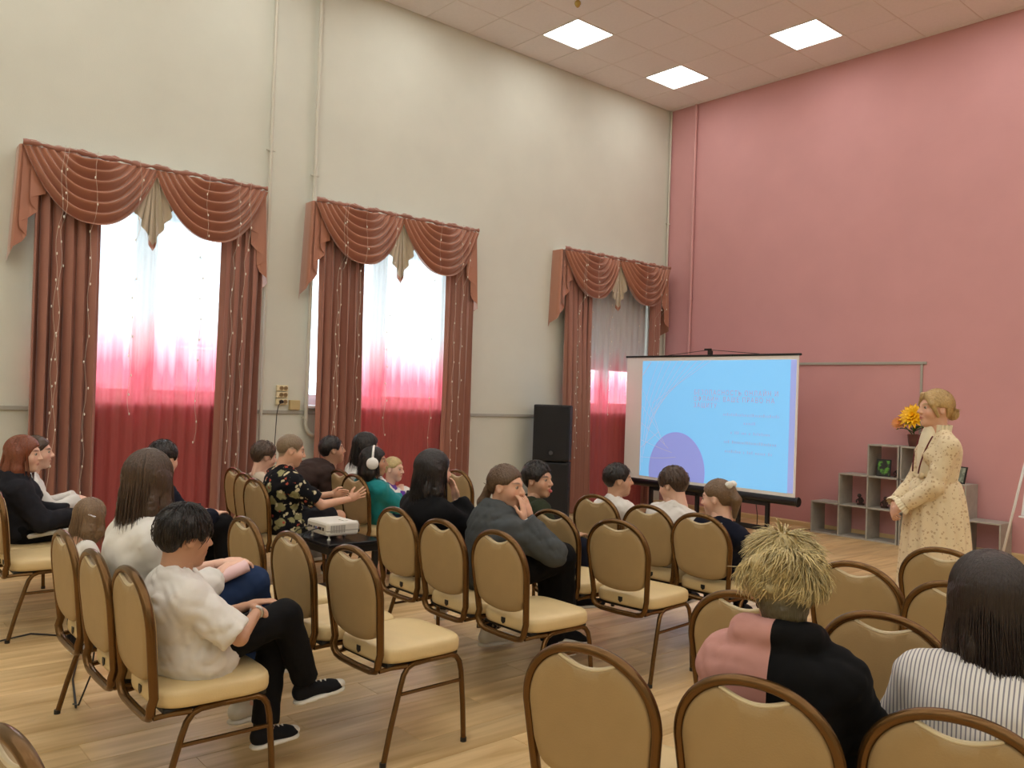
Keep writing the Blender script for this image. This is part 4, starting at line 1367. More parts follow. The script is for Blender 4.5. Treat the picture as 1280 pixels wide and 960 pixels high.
def person(label, head, pelvis, byaw, hyaw, hpitch=0, hroll=0, s=.8, hs=.93, skin='fair', female=False, hair=None, top=None, bottom=None,
           shoes=None, arms=None, legs=None, h=.010, hh=.0065, nst=160, bw=1.0, standing=False, extra=None, group=None, seed=1, name='person'):
    """head: centre of the head; pelvis: hip centre; arms/legs in body coordinates relative to the pelvis"""
    head, P = V3(*head), V3(*pelvis)
    loc = (P[0], P[1], 0)
    root = empty(name, loc, 0, label, 'person', group)
    Mh = rot(hyaw, hpitch, hroll); Mb = rot(byaw)
    fw0, rt0 = Mb[1], Mb[0]
    Lc = lambda p: P + V3(*p) @ Mb
    N_ = head - V3(0, 0, 1) * .150 * hs - nrm(.6 * Mh[1] * V3(1, 1, 0) + .4 * fw0) * .040 * hs
    u = nrm(N_ - P); L_ = np.linalg.norm(N_ - P)
    rt = nrm(rt0 - u * (rt0 @ u)); fw = np.cross(u, rt)
    Mt = np.stack([rt, fw, u])
    hz = L_ / .46
    bow = -fw * .02 * s
    S = {1: N_ - u * .075 * s + rt * .148 * s * bw, -1: N_ - u * .075 * s - rt * .148 * s * bw}
    hip = {k: P + rt0 * .082 * s * k for k in (1, -1)}
    arms = arms or {}; legs = legs or {}
    J = dict(P=P, N=N_, u=u, rt=rt, fw=fw, S=S, hip=hip, E={}, W={}, K={}, A={}, Mt=Mt, Mb=Mb, Mh=Mh, root=root, loc=loc, s=s, L=L_, hz=hz, head=head, hs=hs)
    H = {}
    for k in (1, -1):
        a = arms.get(k, dict(w=(k * .10, .25 * s + .06, .09)))
        tgt = Lc(a['w']) if 'w' in a else None
        if 'mouth' in a:
            mo = head + (V3(k * .012, .112, -.052) * hs) @ Mh
            tgt = mo + V3(0, 0, -.115 * s) + Mh[0] * k * .03 + Mh[1] * .02
            a = dict(a, d=None)
        pole = V3(*a.get('pole', (k * .55, -.5, -.7))) @ Mb
        J['E'][k], J['W'][k] = ik(S[k], tgt, .275 * s, .245 * s, pole)
        fa = nrm(J['W'][k] - J['E'][k])
        d = (mo + V3(0, 0, .03) - J['W'][k]) if 'mouth' in a else V3(*a['d']) @ Mb if 'd' in a else fa
        n_ = -Mh[1] if 'mouth' in a else V3(*a.get('n', (0, .15, -1))) @ Mb
        H[k] = (d, n_, a.get('curl', .35), a.get('spread', .12))
        lg = legs.get(k, {})
        if standing:
            kn = hip[k] + V3(0, 0, -.42 * s) + fw0 * .01; an = hip[k] + V3(0, 0, -.84 * s)
            kn, an = Lc(lg['k']) if 'k' in lg else kn, an
            an[2] = .075
        else:
            kn = Lc(lg['k']) if 'k' in lg else hip[k] + fw0 * .40 * s + rt0 * k * .02 + V3(0, 0, .02)
            dv = kn - hip[k]
            kn = hip[k] + dv * min(1, .43 * s / np.linalg.norm(dv)) if np.linalg.norm(dv) > .43 * s else kn
            if 'a' in lg: an = Lc(lg['a'])
            else:
                an = kn + fw0 * .03 + V3(0, 0, -.40 * s); an[2] = max(an[2], .080)
            dv = an - kn
            if np.linalg.norm(dv) > .46 * s: an = kn + nrm(dv) * .46 * s
        J['K'][k], J['A'][k] = kn, an
    E_, W_, K_, A_ = J['E'], J['W'], J['K'], J['A']
    def torso(e):
        q = []
        q.append((ell(P + V3(0, 0, .0) - fw0 * .0, np.array((.152, .118, .105)) * s + e, Mb), 'u', 0))
        q.append((ell(P + u * L_ * .36 + bow, np.array((.126, .092, .15 * hz)) * s + e, Mt), 'u', .05))
        q.append((ell(P + u * L_ * .68 + bow, np.array((.146 * bw, .104, .16 * hz)) * s + e, Mt), 'u', .05))
        q.append((cone(S[1], S[-1], .044 * s + e * .8, .044 * s + e * .8), 'u', .04))
        for k in (1, -1):
            q.append((cone(N_ + u * .005, S[k] * .85 + N_ * .15, .040 * s + e * .6, .040 * s + e * .8), 'u', .03))
        if female:
            for k in (1, -1):
                q.append((ell(P + u * L_ * .66 + fw * .070 * s + rt * k * .062 * s, np.array((.058, .048, .06)) * s + e, Mt), 'u', .04))
        return q
    def sleeve(e, k, frac_u=1, frac_f=1, loose=1.0):
        q = []
        Eu = S[k] + (E_[k] - S[k]) * frac_u
        q.append((cone(S[k], Eu, .043 * s + e * loose, (.047 - .008 * frac_u) * s + e * loose, flat=frac_u < 1), 'u', .03))
        if frac_f > 0 and frac_u >= 1:
            Wf = E_[k] + (W_[k] - E_[k]) * frac_f
            q.append((cone(E_[k], Wf, .039 * s + e * loose, (.039 - .010 * frac_f) * s + e * loose, flat=True), 'u', .02))
        return q
    def legp(e, k, fu=1, fl=1):
        q = []
        Ku = hip[k] + (K_[k] - hip[k]) * fu
        q.append((cone(hip[k], Ku, .078 * s + e, (.078 - .024 * fu) * s + e, flat=fu < 1), 'u', .03))
        if fu >= 1:
            Al = K_[k] + (A_[k] - K_[k]) * fl
            q.append((cone(K_[k], Al, .052 * s + e, (.052 - .014 * fl) * s + e * 1.2, flat=True), 'u', .02))
        return q
    # ---------------- body: one skin mesh
    bp = torso(-.012)
    bp.append((cone(N_ - u * .02, head - V3(0, 0, .07) * hs, .050 * hs, .046 * hs), 'u', .03))
    for k in (1, -1):
        bp += [(cone(S[k], E_[k], .040 * s, .034 * s), 'u', .02), (cone(E_[k], W_[k], .036 * s, .024 * s), 'u', .015)]
        bp += [(cone(hip[k], K_[k], .066 * s, .048 * s), 'u', .03), (cone(K_[k], A_[k], .046 * s, .032 * s), 'u', .02)]
        ft = A_[k] + fw0 * .06
        bp.append((cone(A_[k] + V3(0, 0, -.02), A_[k] + fw0 * .05 + V3(0, 0, -.03), .028 * s, .022 * s), 'u', .02))
    skin_h = .0085 if (top and top.get('bare')) else .0115
    v, f = sdf_mesh(bp, skin_h)
    blocks = [(v, f, None)]
    hp = head_prims(head, Mh, hs, female)
    v2, f2 = sdf_mesh(hp, hh, clip_lo=head - V3(.16, .16, .155) * hs)
    blocks.append((v2, f2, 'head'))
    hsc = s * .96 if s > .8 else s * 1.04
    for k in (1, -1):
        d, n_, curl, spr = H[k]
        blocks.append((*sdf_mesh(hand_prims(W_[k], d, n_, k, hsc, curl, spr), .0048), 'hand'))
    VV, FF, CC = [], [], []
    off = 0
    bc = np.array(SK[skin])
    for v, f, kind in blocks:
        c_ = np.tile(bc, (len(v), 1))
        if kind == 'head':
            q = ((v - head) @ Mh.T) / hs
            lips = np.clip(1.4 - (np.abs(q[:, 0]) / .021) ** 2 - ((q[:, 2] + .057) / .0095) ** 2, 0, 1) * (q[:, 1] > .07)
            c_[:, :3] += lips[:, None] * (np.array(srgb(184, 96, 90)[:3]) - c_[:, :3]) * .8
            br = np.clip(1.5 - ((np.abs(q[:, 0]) - .033) / .019) ** 2 - ((q[:, 2] - .033 + 8 * (np.abs(q[:, 0]) - .033) ** 2) / .0055) ** 2, 0, 1) * (q[:, 1] > .05)
            c_[:, :3] += br[:, None] * (np.array(hair['col'][:3]) * .8 - c_[:, :3]) * .85
            ck = np.exp(-((np.abs(q[:, 0]) - .042) ** 2 + (q[:, 2] + .028) ** 2) / .0005) * (q[:, 1] > .02)
            c_[:, 1:3] *= (1 - .12 * ck)[:, None]
            if hair['style'] == 'buzz':
                xs, zs = CUT['short']
                on = np.clip((q[:, 2] - np.interp(q[:, 1], xs, zs)) / .01 + .3, 0, 1)
                c_[:, :3] += on[:, None] * (np.array(hair['col'][:3]) - c_[:, :3]) * .8
        VV.append(v - np.array(loc)); FF.append(f + off); CC.append(c_); off += len(v)
    pymesh('body', np.concatenate(VV), np.concatenate(FF), m_skin, root, True, np.concatenate(CC))
    # ---------------- eyes
    eb = MB()
    ev, ef, ec = [], [], []
    for sx in (-1, 1):
        R0 = .0115 * hs
        cc = head + (V3(sx * .031, .0745, .010) * hs) @ Mh
        ev, ef, ec = [], [], []
        k0 = 0
        for i in range(7):
            a = math.pi * i / 6
            for j in range(10):
                b_ = 2 * math.pi * j / 10
                l = V3(math.sin(a) * math.cos(b_), math.cos(a), math.sin(a) * math.sin(b_))
                ev.append(cc + (l * R0) @ Mh - np.array(loc))
                ec.append(srgb(40, 30, 24) if a < .95 else srgb(190, 176, 164))
        for i in range(6):
            for j in range(10):
                ef.append((k0 + i * 10 + j, k0 + i * 10 + (j + 1) % 10, k0 + (i + 1) * 10 + (j + 1) % 10, k0 + (i + 1) * 10 + j))
        pymesh('eye', [tuple(x) for x in ev], ef, m_eye, root, True, ec)
    # ---------------- hair
    hpz = hair_prims(head, Mh, hs, hair)
    v, f = sdf_mesh(hpz, max(hh, .0055), (hair.get('rough', .0012), .03), seed)
    rs = np.random.RandomState(seed)
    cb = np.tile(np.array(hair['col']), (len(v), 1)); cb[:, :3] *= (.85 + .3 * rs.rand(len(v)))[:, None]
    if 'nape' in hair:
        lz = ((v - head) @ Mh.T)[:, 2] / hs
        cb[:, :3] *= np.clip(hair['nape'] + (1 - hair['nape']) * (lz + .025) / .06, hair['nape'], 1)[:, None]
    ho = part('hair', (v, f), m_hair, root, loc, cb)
    if nst:
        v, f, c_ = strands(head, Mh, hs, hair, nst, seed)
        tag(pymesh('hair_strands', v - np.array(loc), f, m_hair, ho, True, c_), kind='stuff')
    # ---------------- clothes
    if top:
        e = top.get('ease', .016)
        q = torso(e)
        fu, ff = top.get('sleeve', (1, .96))
        for k in (1, -1): q += sleeve(e, k, fu, ff, top.get('loose', 1.0))
        if top.get('hem'):
            q.append((ell(P + V3(0, 0, -.03 * s) + fw0 * .02, np.array((.165, .135, .10)) * s + e, Mb), 'u', .04))
        if top.get('hood'):
            q.append((ell(N_ - fw * .085 * s - u * .035, np.array((.120, .060, .085)) * s, Mt), 'u', .03))
            ring = []
            hup = top.get('hup', 0)
            for i in range(13):
                an = -2.5 + 5.0 * i / 12
                ring.append(N_ + rt * math.sin(an) * .088 * s - fw * (math.cos(an) * .075 - .005) * s + u * (.018 + hup + (.022 + hup * .5) * math.cos(an)) * s)
            for i in range(12):
                q.append((cone(ring[i], ring[i + 1], .028 * s, .028 * s), 'u', .028))
        # neck opening
        nk = head - V3(0, 0, .07) * hs
        q.append((cone(N_ - u * .03, nk, .050 * hs, .062 * hs), 's', .006))
        to = part(top.get('name', 'shirt'), sdf_mesh(q, h, (top.get('wr', .0045), top.get('wl', .12)), seed + 5), top['mat'], root, loc)
        if top.get('collar'):
            cq = [(cone(N_ - u * .028, N_ + u * .034, .060 * hs + .006, .055 * hs + .006, flat=True, flata=True), 'u', 0), (cone(N_ - u * .06, N_ + u * .08, .055 * hs, .050 * hs), 's', .002)]
            part('collar', sdf_mesh(cq, .006), top.get('cmat', top['mat']), to, loc)
        if top.get('two'):
            pass
        J['top'] = to
    if bottom:
        e = bottom.get('ease', .014)
        q = [(ell(P + V3(0, 0, -.005), np.array((.152, .120, .100)) * s + e * .7, Mb), 'u', 0)]
        fu, fl = bottom.get('leg', (1, .95))
        for k in (1, -1): q += legp(e, k, fu, fl)
        J['bottom'] = part(bottom.get('name', 'trousers'), sdf_mesh(q, h, (bottom.get('wr', .003), .11), seed + 9), bottom['mat'], root, loc)
    if shoes:
        for k in (1, -1):
            lg = legs.get(k, {})
            J['shoe%d' % k] = make_shoe(A_[k], byaw + lg.get('fy', -k * .12), lg.get('fp', 0), s * 1.02 if s > .8 else s * 1.08, shoes, root, loc, lg.get('sole'), lg.get('canvas', False))
    if extra: extra(J)
    return J
# ---------------- cloth materials
def cloth(name, c, **k):
    m = mat('cloth_' + name, c, k.pop('rough', .85), sheen=k.pop('sheen', .1 if max(c[:3]) > .1 else 0), **k)
    nt = m.node_tree; N, L = nt.nodes.new, nt.links.new
    b = nt.nodes['Principled BSDF']
    if max(c[:3]) < .1: b.inputs['Specular IOR Level'].default_value = .2
    tc = N('ShaderNodeTexCoord')
    h = None
    for sc, st, ds, dd in ((7, .45, .35, .03), (500, .12, 0, .003)):
        nz = N('ShaderNodeTexNoise'); nz.inputs['Scale'].default_value = sc; nz.inputs['Detail'].default_value = 2; nz.inputs['Distortion'].default_value = ds
        L(tc.outputs['Object'], nz.inputs['Vector'])
        bp = N('ShaderNodeBump'); bp.inputs['Strength'].default_value = st; bp.inputs['Distance'].default_value = dd
        L(nz.outputs['Fac'], bp.inputs['Height'])
        if h: L(h, bp.inputs['Normal'])
        h = bp.outputs[0]
    L(h, b.inputs['Normal'])
    return m
def spots(name, base, cols, scale, thr, extra_scale=None):
    """printed fabric: coloured motifs scattered by a voronoi pattern"""
    m = cloth(name, base)
    nt = m.node_tree; N, L = nt.nodes.new, nt.links.new
    b = nt.nodes['Principled BSDF']
    tc = N('ShaderNodeTexCoord')
    nz = N('ShaderNodeTexNoise'); nz.inputs['Scale'].default_value = scale * 2.2; nz.inputs['Detail'].default_value = 2
    L(tc.outputs['Object'], nz.inputs['Vector'])
    mx = N('ShaderNodeVectorMath'); mx.operation = 'MULTIPLY_ADD'; mx.inputs[1].default_value = (.6 / scale,) * 3
    L(nz.outputs['Color'], mx.inputs[0]); L(tc.outputs['Object'], mx.inputs[2])
    prev = None
    for i, (c, t, sc) in enumerate(cols):
        vo = N('ShaderNodeTexVoronoi'); vo.inputs['Scale'].default_value = sc
        L(mx.outputs[0], vo.inputs['Vector'])
        mr = N('ShaderNodeMapRange'); mr.inputs['From Min'].default_value = t; mr.inputs['From Max'].default_value = t + .06
        mr.inputs['To Min'].default_value = 1; mr.inputs['To Max'].default_value = 0
        L(vo.outputs['Distance'], mr.inputs[0])
        mc = N('ShaderNodeMix'); mc.data_type = 'RGBA'
        L(mr.outputs[0], mc.inputs['Factor'])
        if prev is None: mc.inputs['A'].default_value = base
        else: L(prev, mc.inputs['A'])
        mc.inputs['B'].default_value = c
        prev = mc.outputs['Result']
    L(prev, b.inputs['Base Color'])
    return m
def stripes(name, c1, c2, freq, axis):
    m = cloth(name, c1)
    nt = m.node_tree; N, L = nt.nodes.new, nt.links.new
    tc = N('ShaderNodeTexCoord'); sp = N('ShaderNodeSeparateXYZ'); L(tc.outputs['Object'], sp.inputs[0])
    mu = N('ShaderNodeMath'); mu.operation = 'MULTIPLY'; mu.inputs[1].default_value = freq * 2 * math.pi
    dp = N('ShaderNodeVectorMath'); dp.operation = 'DOT_PRODUCT'; dp.inputs[1].default_value = axis
    L(tc.outputs['Object'], dp.inputs[0]); L(dp.outputs['Value'], mu.inputs[0])
    si = N('ShaderNodeMath'); si.operation = 'SINE'; L(mu.outputs[0], si.inputs[0])
    mr = N('ShaderNodeMapRange'); mr.inputs['From Min'].default_value = .35; mr.inputs['From Max'].default_value = .6
    L(si.outputs[0], mr.inputs[0])
    mc = N('ShaderNodeMix'); mc.data_type = 'RGBA'; mc.inputs['A'].default_value = c1; mc.inputs['B'].default_value = c2
    L(mr.outputs[0], mc.inputs['Factor']); L(mc.outputs['Result'], nt.nodes['Principled BSDF'].inputs['Base Color'])
    return m
DK = srgb(30, 24, 22); BR = srgb(74, 56, 42); LB = srgb(120, 96, 70); RED = srgb(122, 66, 42); BLD = srgb(196, 172, 120)
c_white = cloth('white', srgb(226, 224, 218)); c_wsh = cloth('white_shirt', srgb(220, 216, 210)); c_black = cloth('black', srgb(12, 12, 15)); c_char = cloth('charcoal', srgb(34, 34, 40))
c_jean = cloth('blue_denim', srgb(34, 52, 86), bump=.3); c_navy = cloth('navy', srgb(18, 22, 38)); c_grey = cloth('grey_hoodie', srgb(74, 78, 80)); c_green = cloth('dark_green', srgb(46, 52, 36))
c_brown = cloth('brown_tee', srgb(58, 44, 40)); c_teal = cloth('teal', srgb(0, 128, 132)); c_purp = cloth('purple', srgb(96, 52, 150)); c_pinkh = cloth('dusty_pink', srgb(190, 140, 132))
c_flor = spots('floral', srgb(16, 17, 22), [(srgb(150, 146, 104), .34, 11), (srgb(206, 196, 160), .20, 16), (srgb(180, 84, 66), .10, 13)], 12, .3)
c_leo = spots('leopard', srgb(30, 27, 26), [(srgb(120, 108, 92), .30, 34)], 30, .3)
c_stripe = stripes('striped', srgb(226, 222, 216), srgb(136, 134, 142), 105, (.97, .22, 0))
c_sprig = spots('sprig_dress', srgb(226, 208, 172), [(srgb(196, 170, 134), .25, 38), (srgb(158, 124, 96), .12, 46)], 44, .3)
s_blk = cloth('black_canvas', srgb(22, 22, 26)); s_wht = mat('white_sneaker', srgb(216, 212, 202), .5); s_gry = mat('grey_sneaker', srgb(150, 148, 146), .5)
H_ = lambda st, c, **k: dict(style=st, col=c, **k)
SZ = .452
def FD(px, th):
    '''heading of someone seen at image column px, turned th degrees from facing image-right toward the viewer'''
    ry = YAW - math.atan((px - 640) / F_PX)
    aw = (-math.sin(ry), math.cos(ry)); rt_ = (math.cos(ry), math.sin(ry)); c, s = math.cos(math.radians(th)), math.sin(math.radians(th))
    return yaw_of(rt_[0] * c - aw[0] * s, rt_[1] * c - aw[1] * s)
def seat(cx, cy, s, dy=.235, a=0):
    dx_, dy_ = -math.sin(a) * dy, math.cos(a) * dy
    return (cx + dx_, cy + dy_, SZ + .088 * s)

# -- row with the boy in white ------------------------------------
def boy_extra(J):
    W = J['W'][1]; E = J['E'][1]
    ax = nrm(W - E)
    o = part('bracelet', sdf_mesh([(cone(W - ax * .022, W - ax * .010, .027, .027, flat=True, flata=True), 'u', 0)], .005), mat('steel', srgb(190, 190, 190), .3, .9), J['root'], J['loc'])
person('boy with black hair in a loose white short-sleeved shirt, legs crossed in black sneakers', (-3.02, 1.085, .925), seat(-3.03, .90, .78, .235), 0, FD(228, -22), -.12, 0, .78, .90, 'tan', False,
       H_('fringe', DK, t=.016, sl=.04, lift=.004), dict(mat=c_wsh, sleeve=(.92, 0), ease=.030, wr=.006, wl=.11, collar=True, hem=True, bare=True), dict(mat=c_black, ease=.016), s_blk,
       arms={1: dict(w=(.085, .20, .13), d=(-.25, .75, -.55), n=(-.3, -.4, -.8), curl=.35, pole=(.8, -.2, -.5)), -1: dict(w=(-.06, .22, .11), n=(0, 0, -1))},
       legs={1: dict(k=(.05, .345, .09), a=(.02, .44, -.20), fp=.15, fy=-.1, canvas=True), -1: dict(k=(-.06, .33, .0), a=(-.02, .29, -.44), fy=.15, canvas=True)}, h=.0085, hh=.005, nst=500, extra=boy_extra, seed=11)
def girl_extra(J):
    a, b = V3(-3.32, 1.23, .66), V3(-3.30, 1.44, .74)
    n = nrm(np.cross(b - a, V3(0, 0, 1)))
    o = MB().tube([tuple(a + (b - a) * t) for t in (0, .2, .5, .8, 1)], .034, 14, e=.75).build('rolled_paper', mat('pink_paper', srgb(232, 196, 196), .6), None, True)
    tag(autosmooth(o), 'rolled pink paper sheet held in the lap of the long-haired girl', 'paper')
person('girl with long dark hair in a white blouse and blue jeans, seen from behind', (-3.40, 1.075, 1.09), seat(-3.40, .88, .92, .235), 0, FD(183, -55), -.05, 0, .93, .96, 'fair', True,
       H_('long', BR, t=.014, len=.20, rough=.002), dict(mat=c_white, sleeve=(1, .55), ease=.026, wr=.005), dict(mat=c_jean, ease=.016), s_wht,
       arms={1: dict(w=(.06, .26, .20), d=(-.3, 1, .2), curl=.6), -1: dict(w=(-.02, .27, .20), d=(.3, 1, .2), curl=.6)},
       legs={1: dict(k=(.03, .40, .125), a=(-.06, .50, -.22), fp=-.1), -1: dict(k=(-.07, .40, .02), a=(-.05, .40, -.46))}, h=.009, hh=.0055, nst=500, extra=girl_extra, seed=12)
# -- by the near window --------------------------------------------
def red_extra(J):
    part('white_stripe', sdf_mesh([(cone(J['hip'][1] + V3(.085, .02, -.02), J['K'][1] + V3(.055, 0, .0), .016, .014), 'u', 0)], .008), c_white, J['root'], J['loc'])
person('red-haired girl in a dark hooded sweatshirt by the near drape', (-5.95, 1.12, .998), seat(-5.98, .90, .84), -.1, FD(30, 15), -.05, 0, .84, .95, 'fair', True,
       H_('long', RED, t=.012, len=.19, rough=.002), dict(mat=c_char, ease=.026, hood=True, wr=.005), dict(mat=c_black, ease=.018), s_wht, nst=350, extra=red_extra, seed=13)
person('pale dark-haired girl in a white sweater behind the red-haired girl', (-6.39, 1.28, .973), seat(-6.42, .94, .84), -.1, FD(47, 5), 0, 0, .84, .93, 'fair', True,
       H_('pony', BR, t=.010, len=.16), dict(mat=c_white, ease=.022), dict(mat=c_black), s_wht,
       arms={1: dict(w=(.08, .36, .13), d=(0, 1, -.1)), -1: dict(w=(-.06, .36, .13), d=(0, 1, -.1))}, nst=200, seed=14)
person('small child with light brown hair and a hair clip standing behind the row-end chair', (-4.90, 1.25, .735), (-4.88, 1.20, .375), 0, FD(112, -50), -.35, 0, .46, .82, 'fair', True,
       H_('bob', LB, t=.014, len=.14, rough=.002), dict(mat=c_white, ease=.02), dict(mat=c_black), s_gry, nst=260, seed=15, standing=True,
       extra=lambda J: part('hair_clip', sdf_mesh([(cone(J['head'] + V3(.075, -.03, .03), J['head'] + V3(.085, .0, .015), .010, .008), 'u', 0)], .005), mat('silver_clip', srgb(200, 200, 205), .25, .8), J['root'], J['loc']))
person('dark-haired person in a navy jacket and black trousers before the red sheer curtain', (-5.53, 1.83, .985), seat(-5.55, 1.62, .88), 0, FD(187, -40), -.1, 0, .88, .94, 'fair', False,
       H_('short', DK, t=.016, sl=.03), dict(mat=c_navy, ease=.026, wr=.005), dict(mat=c_black, ease=.02), s_blk, nst=160, seed=16)
# -- second window block ---------------------------------------------
person('teenager with a buzz cut in a black floral shirt, hands gesturing beside the projector', (-5.50, 2.69, 1.03), seat(-5.54, 2.45, .92), -.05, FD(365, -8), -.22, 0, .92, .95, 'warm', False,
       H_('buzz', srgb(128, 108, 84), t=.004, sl=.006, sw=.0012), dict(mat=c_flor, sleeve=(.78, 0), ease=.028, wr=.005, hem=True, bare=True), dict(mat=c_char, leg=(.9, 0), name='shorts', ease=.02), s_blk,
       arms={1: dict(w=(.18, .40, .155), d=(.1, .9, .35), n=(-1, .1, .2), curl=.10, spread=.5, pole=(.4, -.5, -.9)), -1: dict(w=(-.02, .36, .17), d=(.2, 1, .1), n=(1, 0, -.3), curl=.5)}, h=.009, hh=.0055, nst=0, seed=17)
person('small boy with brown hair mostly hidden behind the floral shirt', (-5.91, 2.68, .955), seat(-5.93, 2.54, .72), 0, FD(333, -20), -.15, 0, .74, .90, 'fair', False,
       H_('short', BR, t=.014, sl=.03), dict(mat=spots('light_print', srgb(212, 196, 176), [(srgb(150, 88, 70), .25, 22)], 20, .3), ease=.02, sleeve=(.8, 0), bare=True), dict(mat=c_navy), s_gry, nst=160, seed=18)
person('man with short black hair in a brown t-shirt leaning forward, elbows on his knees', (-6.28, 3.44, .965), seat(-6.36, 2.64, 1.0, .22), 0, FD(416, -15), .12, 0, 1.0, .98, 'tan', False,
       H_('short', DK, t=.008, sl=.02), dict(mat=c_brown, sleeve=(.72, 0), ease=.022, wr=.005, bare=True, hem=True), dict(mat=c_navy, leg=(.85, 0), name='shorts', ease=.024), s_blk,
       arms={1: dict(w=(.06, .62, .05), d=(-.6, .8, .0), curl=.5, pole=(.5, -.2, -1)), -1: dict(w=(-.02, .62, .05), d=(.6, .8, 0), curl=.5, pole=(-.5, -.2, -1))}, nst=120, seed=19, bw=1.08)
person('dark-haired woman in a white top by the middle window', (-5.90, 3.54, 1.01), seat(-5.95, 3.33, .9), 0, FD(460, -20), -.05, 0, .9, .96, 'fair', True,
       H_('bob', DK, t=.018, len=.17), dict(mat=c_white, ease=.022, sleeve=(1, .9)), dict(mat=c_jean), s_wht, nst=240, seed=20,
       arms={1: dict(w=(.12, .34, .12)), -1: dict(w=(-.12, .34, .12))})
def phones(J):
    Mh, hd, hs = J['Mh'], J['head'], J['hs']
    W = lambda x, y, z: hd + (V3(x, y, z) * hs) @ Mh
    root = empty('headphones', tuple(hd), 0, 'white over-ear headphones worn by the girl in teal', 'headphones')
    m = mat('white_headphone', srgb(236, 234, 230), .4)
    for sx in (-1, 1):
        o = part('ear_cup', sdf_mesh([(ell(W(sx * .103, -.006, -.004), np.array((.026, .050, .050)) * hs, Mh), 'u', 0)], .006), m, root, hd)
        part('ear_pad', sdf_mesh([(ell(W(sx * .088, -.006, -.004), np.array((.014, .044, .044)) * hs, Mh), 'u', 0)], .006), mat('grey_pad', srgb(170, 168, 166), .7), o, hd)
    pts = [tuple(W(math.sin(a) * .105, -.006, .004 + .128 * math.cos(a)) - hd) for a in [(-1.45 + 2.9 * k / 20) for k in range(21)]]
    autosmooth(MB().tube(pts, .009, 8).build('headband', m, root))
person('girl in a teal sweater wearing big white headphones', (-5.53, 3.39, .93), seat(-5.58, 3.25, .76), 0, FD(468, 5), 0, 0, .78, .92, 'tan', True,
       H_('bob', DK, t=.014, len=.16), dict(mat=c_teal, ease=.024, wr=.005), dict(mat=c_jean), s_gry, nst=240, extra=phones, seed=21)
person('blond toddler in a purple top on the lap of the woman in white', (-5.80, 3.74, .84), (-5.86, 3.67, .60), -.2, FD(489, 25), -.05, 0, .56, .82, 'fair', True,
       H_('pony', BLD, t=.008, len=.08), dict(mat=c_purp, ease=.016), dict(mat=c_char), s_wht, nst=140, seed=22,
       legs={1: dict(k=(.05, .20, .02), a=(.05, .22, -.18)), -1: dict(k=(-.05, .20, .02), a=(-.05, .22, -.18))}, arms={1: dict(w=(.08, .14, .06)), -1: dict(w=(-.08, .14, .06))})
# -- middle block ------------------------------------------------------
person('black-haired woman in a black sweater covering her mouth with her hand', (-3.86, 2.755, 1.03), seat(-3.89, 2.53, .94), 0, FD(540, -28), 0, 0, .94, .96, 'fair', True,
       H_('long', srgb(34, 28, 28), t=.016, len=.21, rough=.002), dict(mat=c_black, ease=.028, wr=.005), dict(mat=c_leo, ease=.030), s_wht,
       arms={1: dict(mouth=1, curl=.35, pole=(.6, .4, -1)), -1: dict(w=(-.02, .30, .18), d=(1, .3, 0))},
       legs={1: dict(k=(.09, .38, .0), a=(.12, .36, -.46)), -1: dict(k=(-.20, .36, .0), a=(-.42, .38, -.46), fy=.9)}, h=.009, hh=.0055, nst=450, seed=23)
def hoodie_extra(J):
    W = J['W'][1]
    o = part('scrunchie', sdf_mesh([(ell(W - nrm(W - J['E'][1]) * .02, (.034, .034, .024)), 'u', 0)], .006, (.004, .02), 3), c_white, J['root'], J['loc'])
person('laughing girl with a ponytail in a grey hoodie, hands over her mouth', (-3.40, 2.90, .985), seat(-3.43, 2.50, .92, .34), -.15, FD(633, 25), -.05, 0, .92, .95, 'warm', True,
       H_('pony', srgb(92, 70, 50), t=.010, len=.20, tie=(0, -.11, -.02)), dict(mat=c_grey, ease=.030, hood=True, wr=.006), dict(mat=c_black, ease=.026), s_blk,
       arms={1: dict(mouth=1, curl=.3, pole=(.15, -.35, -1)), -1: dict(mouth=1, curl=.3, pole=(-.3, .1, -1))},
       legs={1: dict(k=(.09, .42, .075), a=(.02, .47, -.33), fp=-.2), -1: dict(k=(-.02, .40, .0), a=(.0, .42, -.46))}, h=.009, hh=.0052, nst=350, extra=hoodie_extra, seed=24)
person('boy in a dark green jacket over a light blue shirt, tongue out', (-3.87, 3.56, .95), seat(-3.87, 3.28, .78), -.25, FD(674, 32), .0, .05, .78, .92, 'olive', False,
       H_('short', DK, t=.014, sl=.03), dict(mat=c_green, ease=.028, wr=.005, collar=True, name='jacket'), dict(mat=c_navy), s_blk, hh=.0052, nst=220, seed=25,
       extra=lambda J: part('tongue', sdf_mesh([(ell(J['head'] + (V3(0, .096, -.066) * J['hs']) @ J['Mh'], np.array((.011, .014, .010)), J['Mh']), 'u', 0)], .004), mat('tongue_pink', srgb(206, 104, 104), .4), J['root'], J['loc']) and part('undershirt', sdf_mesh([(ell(J['N'] + J['fw'] * .068 - J['u'] * .055, (.038, .05, .07), J['Mt']), 'u', 0)], .007), cloth('light_blue', srgb(130, 182, 206)), J['root'], J['loc']))
person('schoolboy with cropped black hair in a white shirt, face turned toward the shelves', (-3.83, 4.255, .925), seat(-3.84, 4.05, .76), 0, FD(774, -10), 0, 0, .77, .91, 'olive', False,
       H_('short', DK, t=.011, sl=.022), dict(mat=c_wsh, ease=.022, collar=True, wr=.004), dict(mat=c_navy), s_blk, nst=200, seed=26)
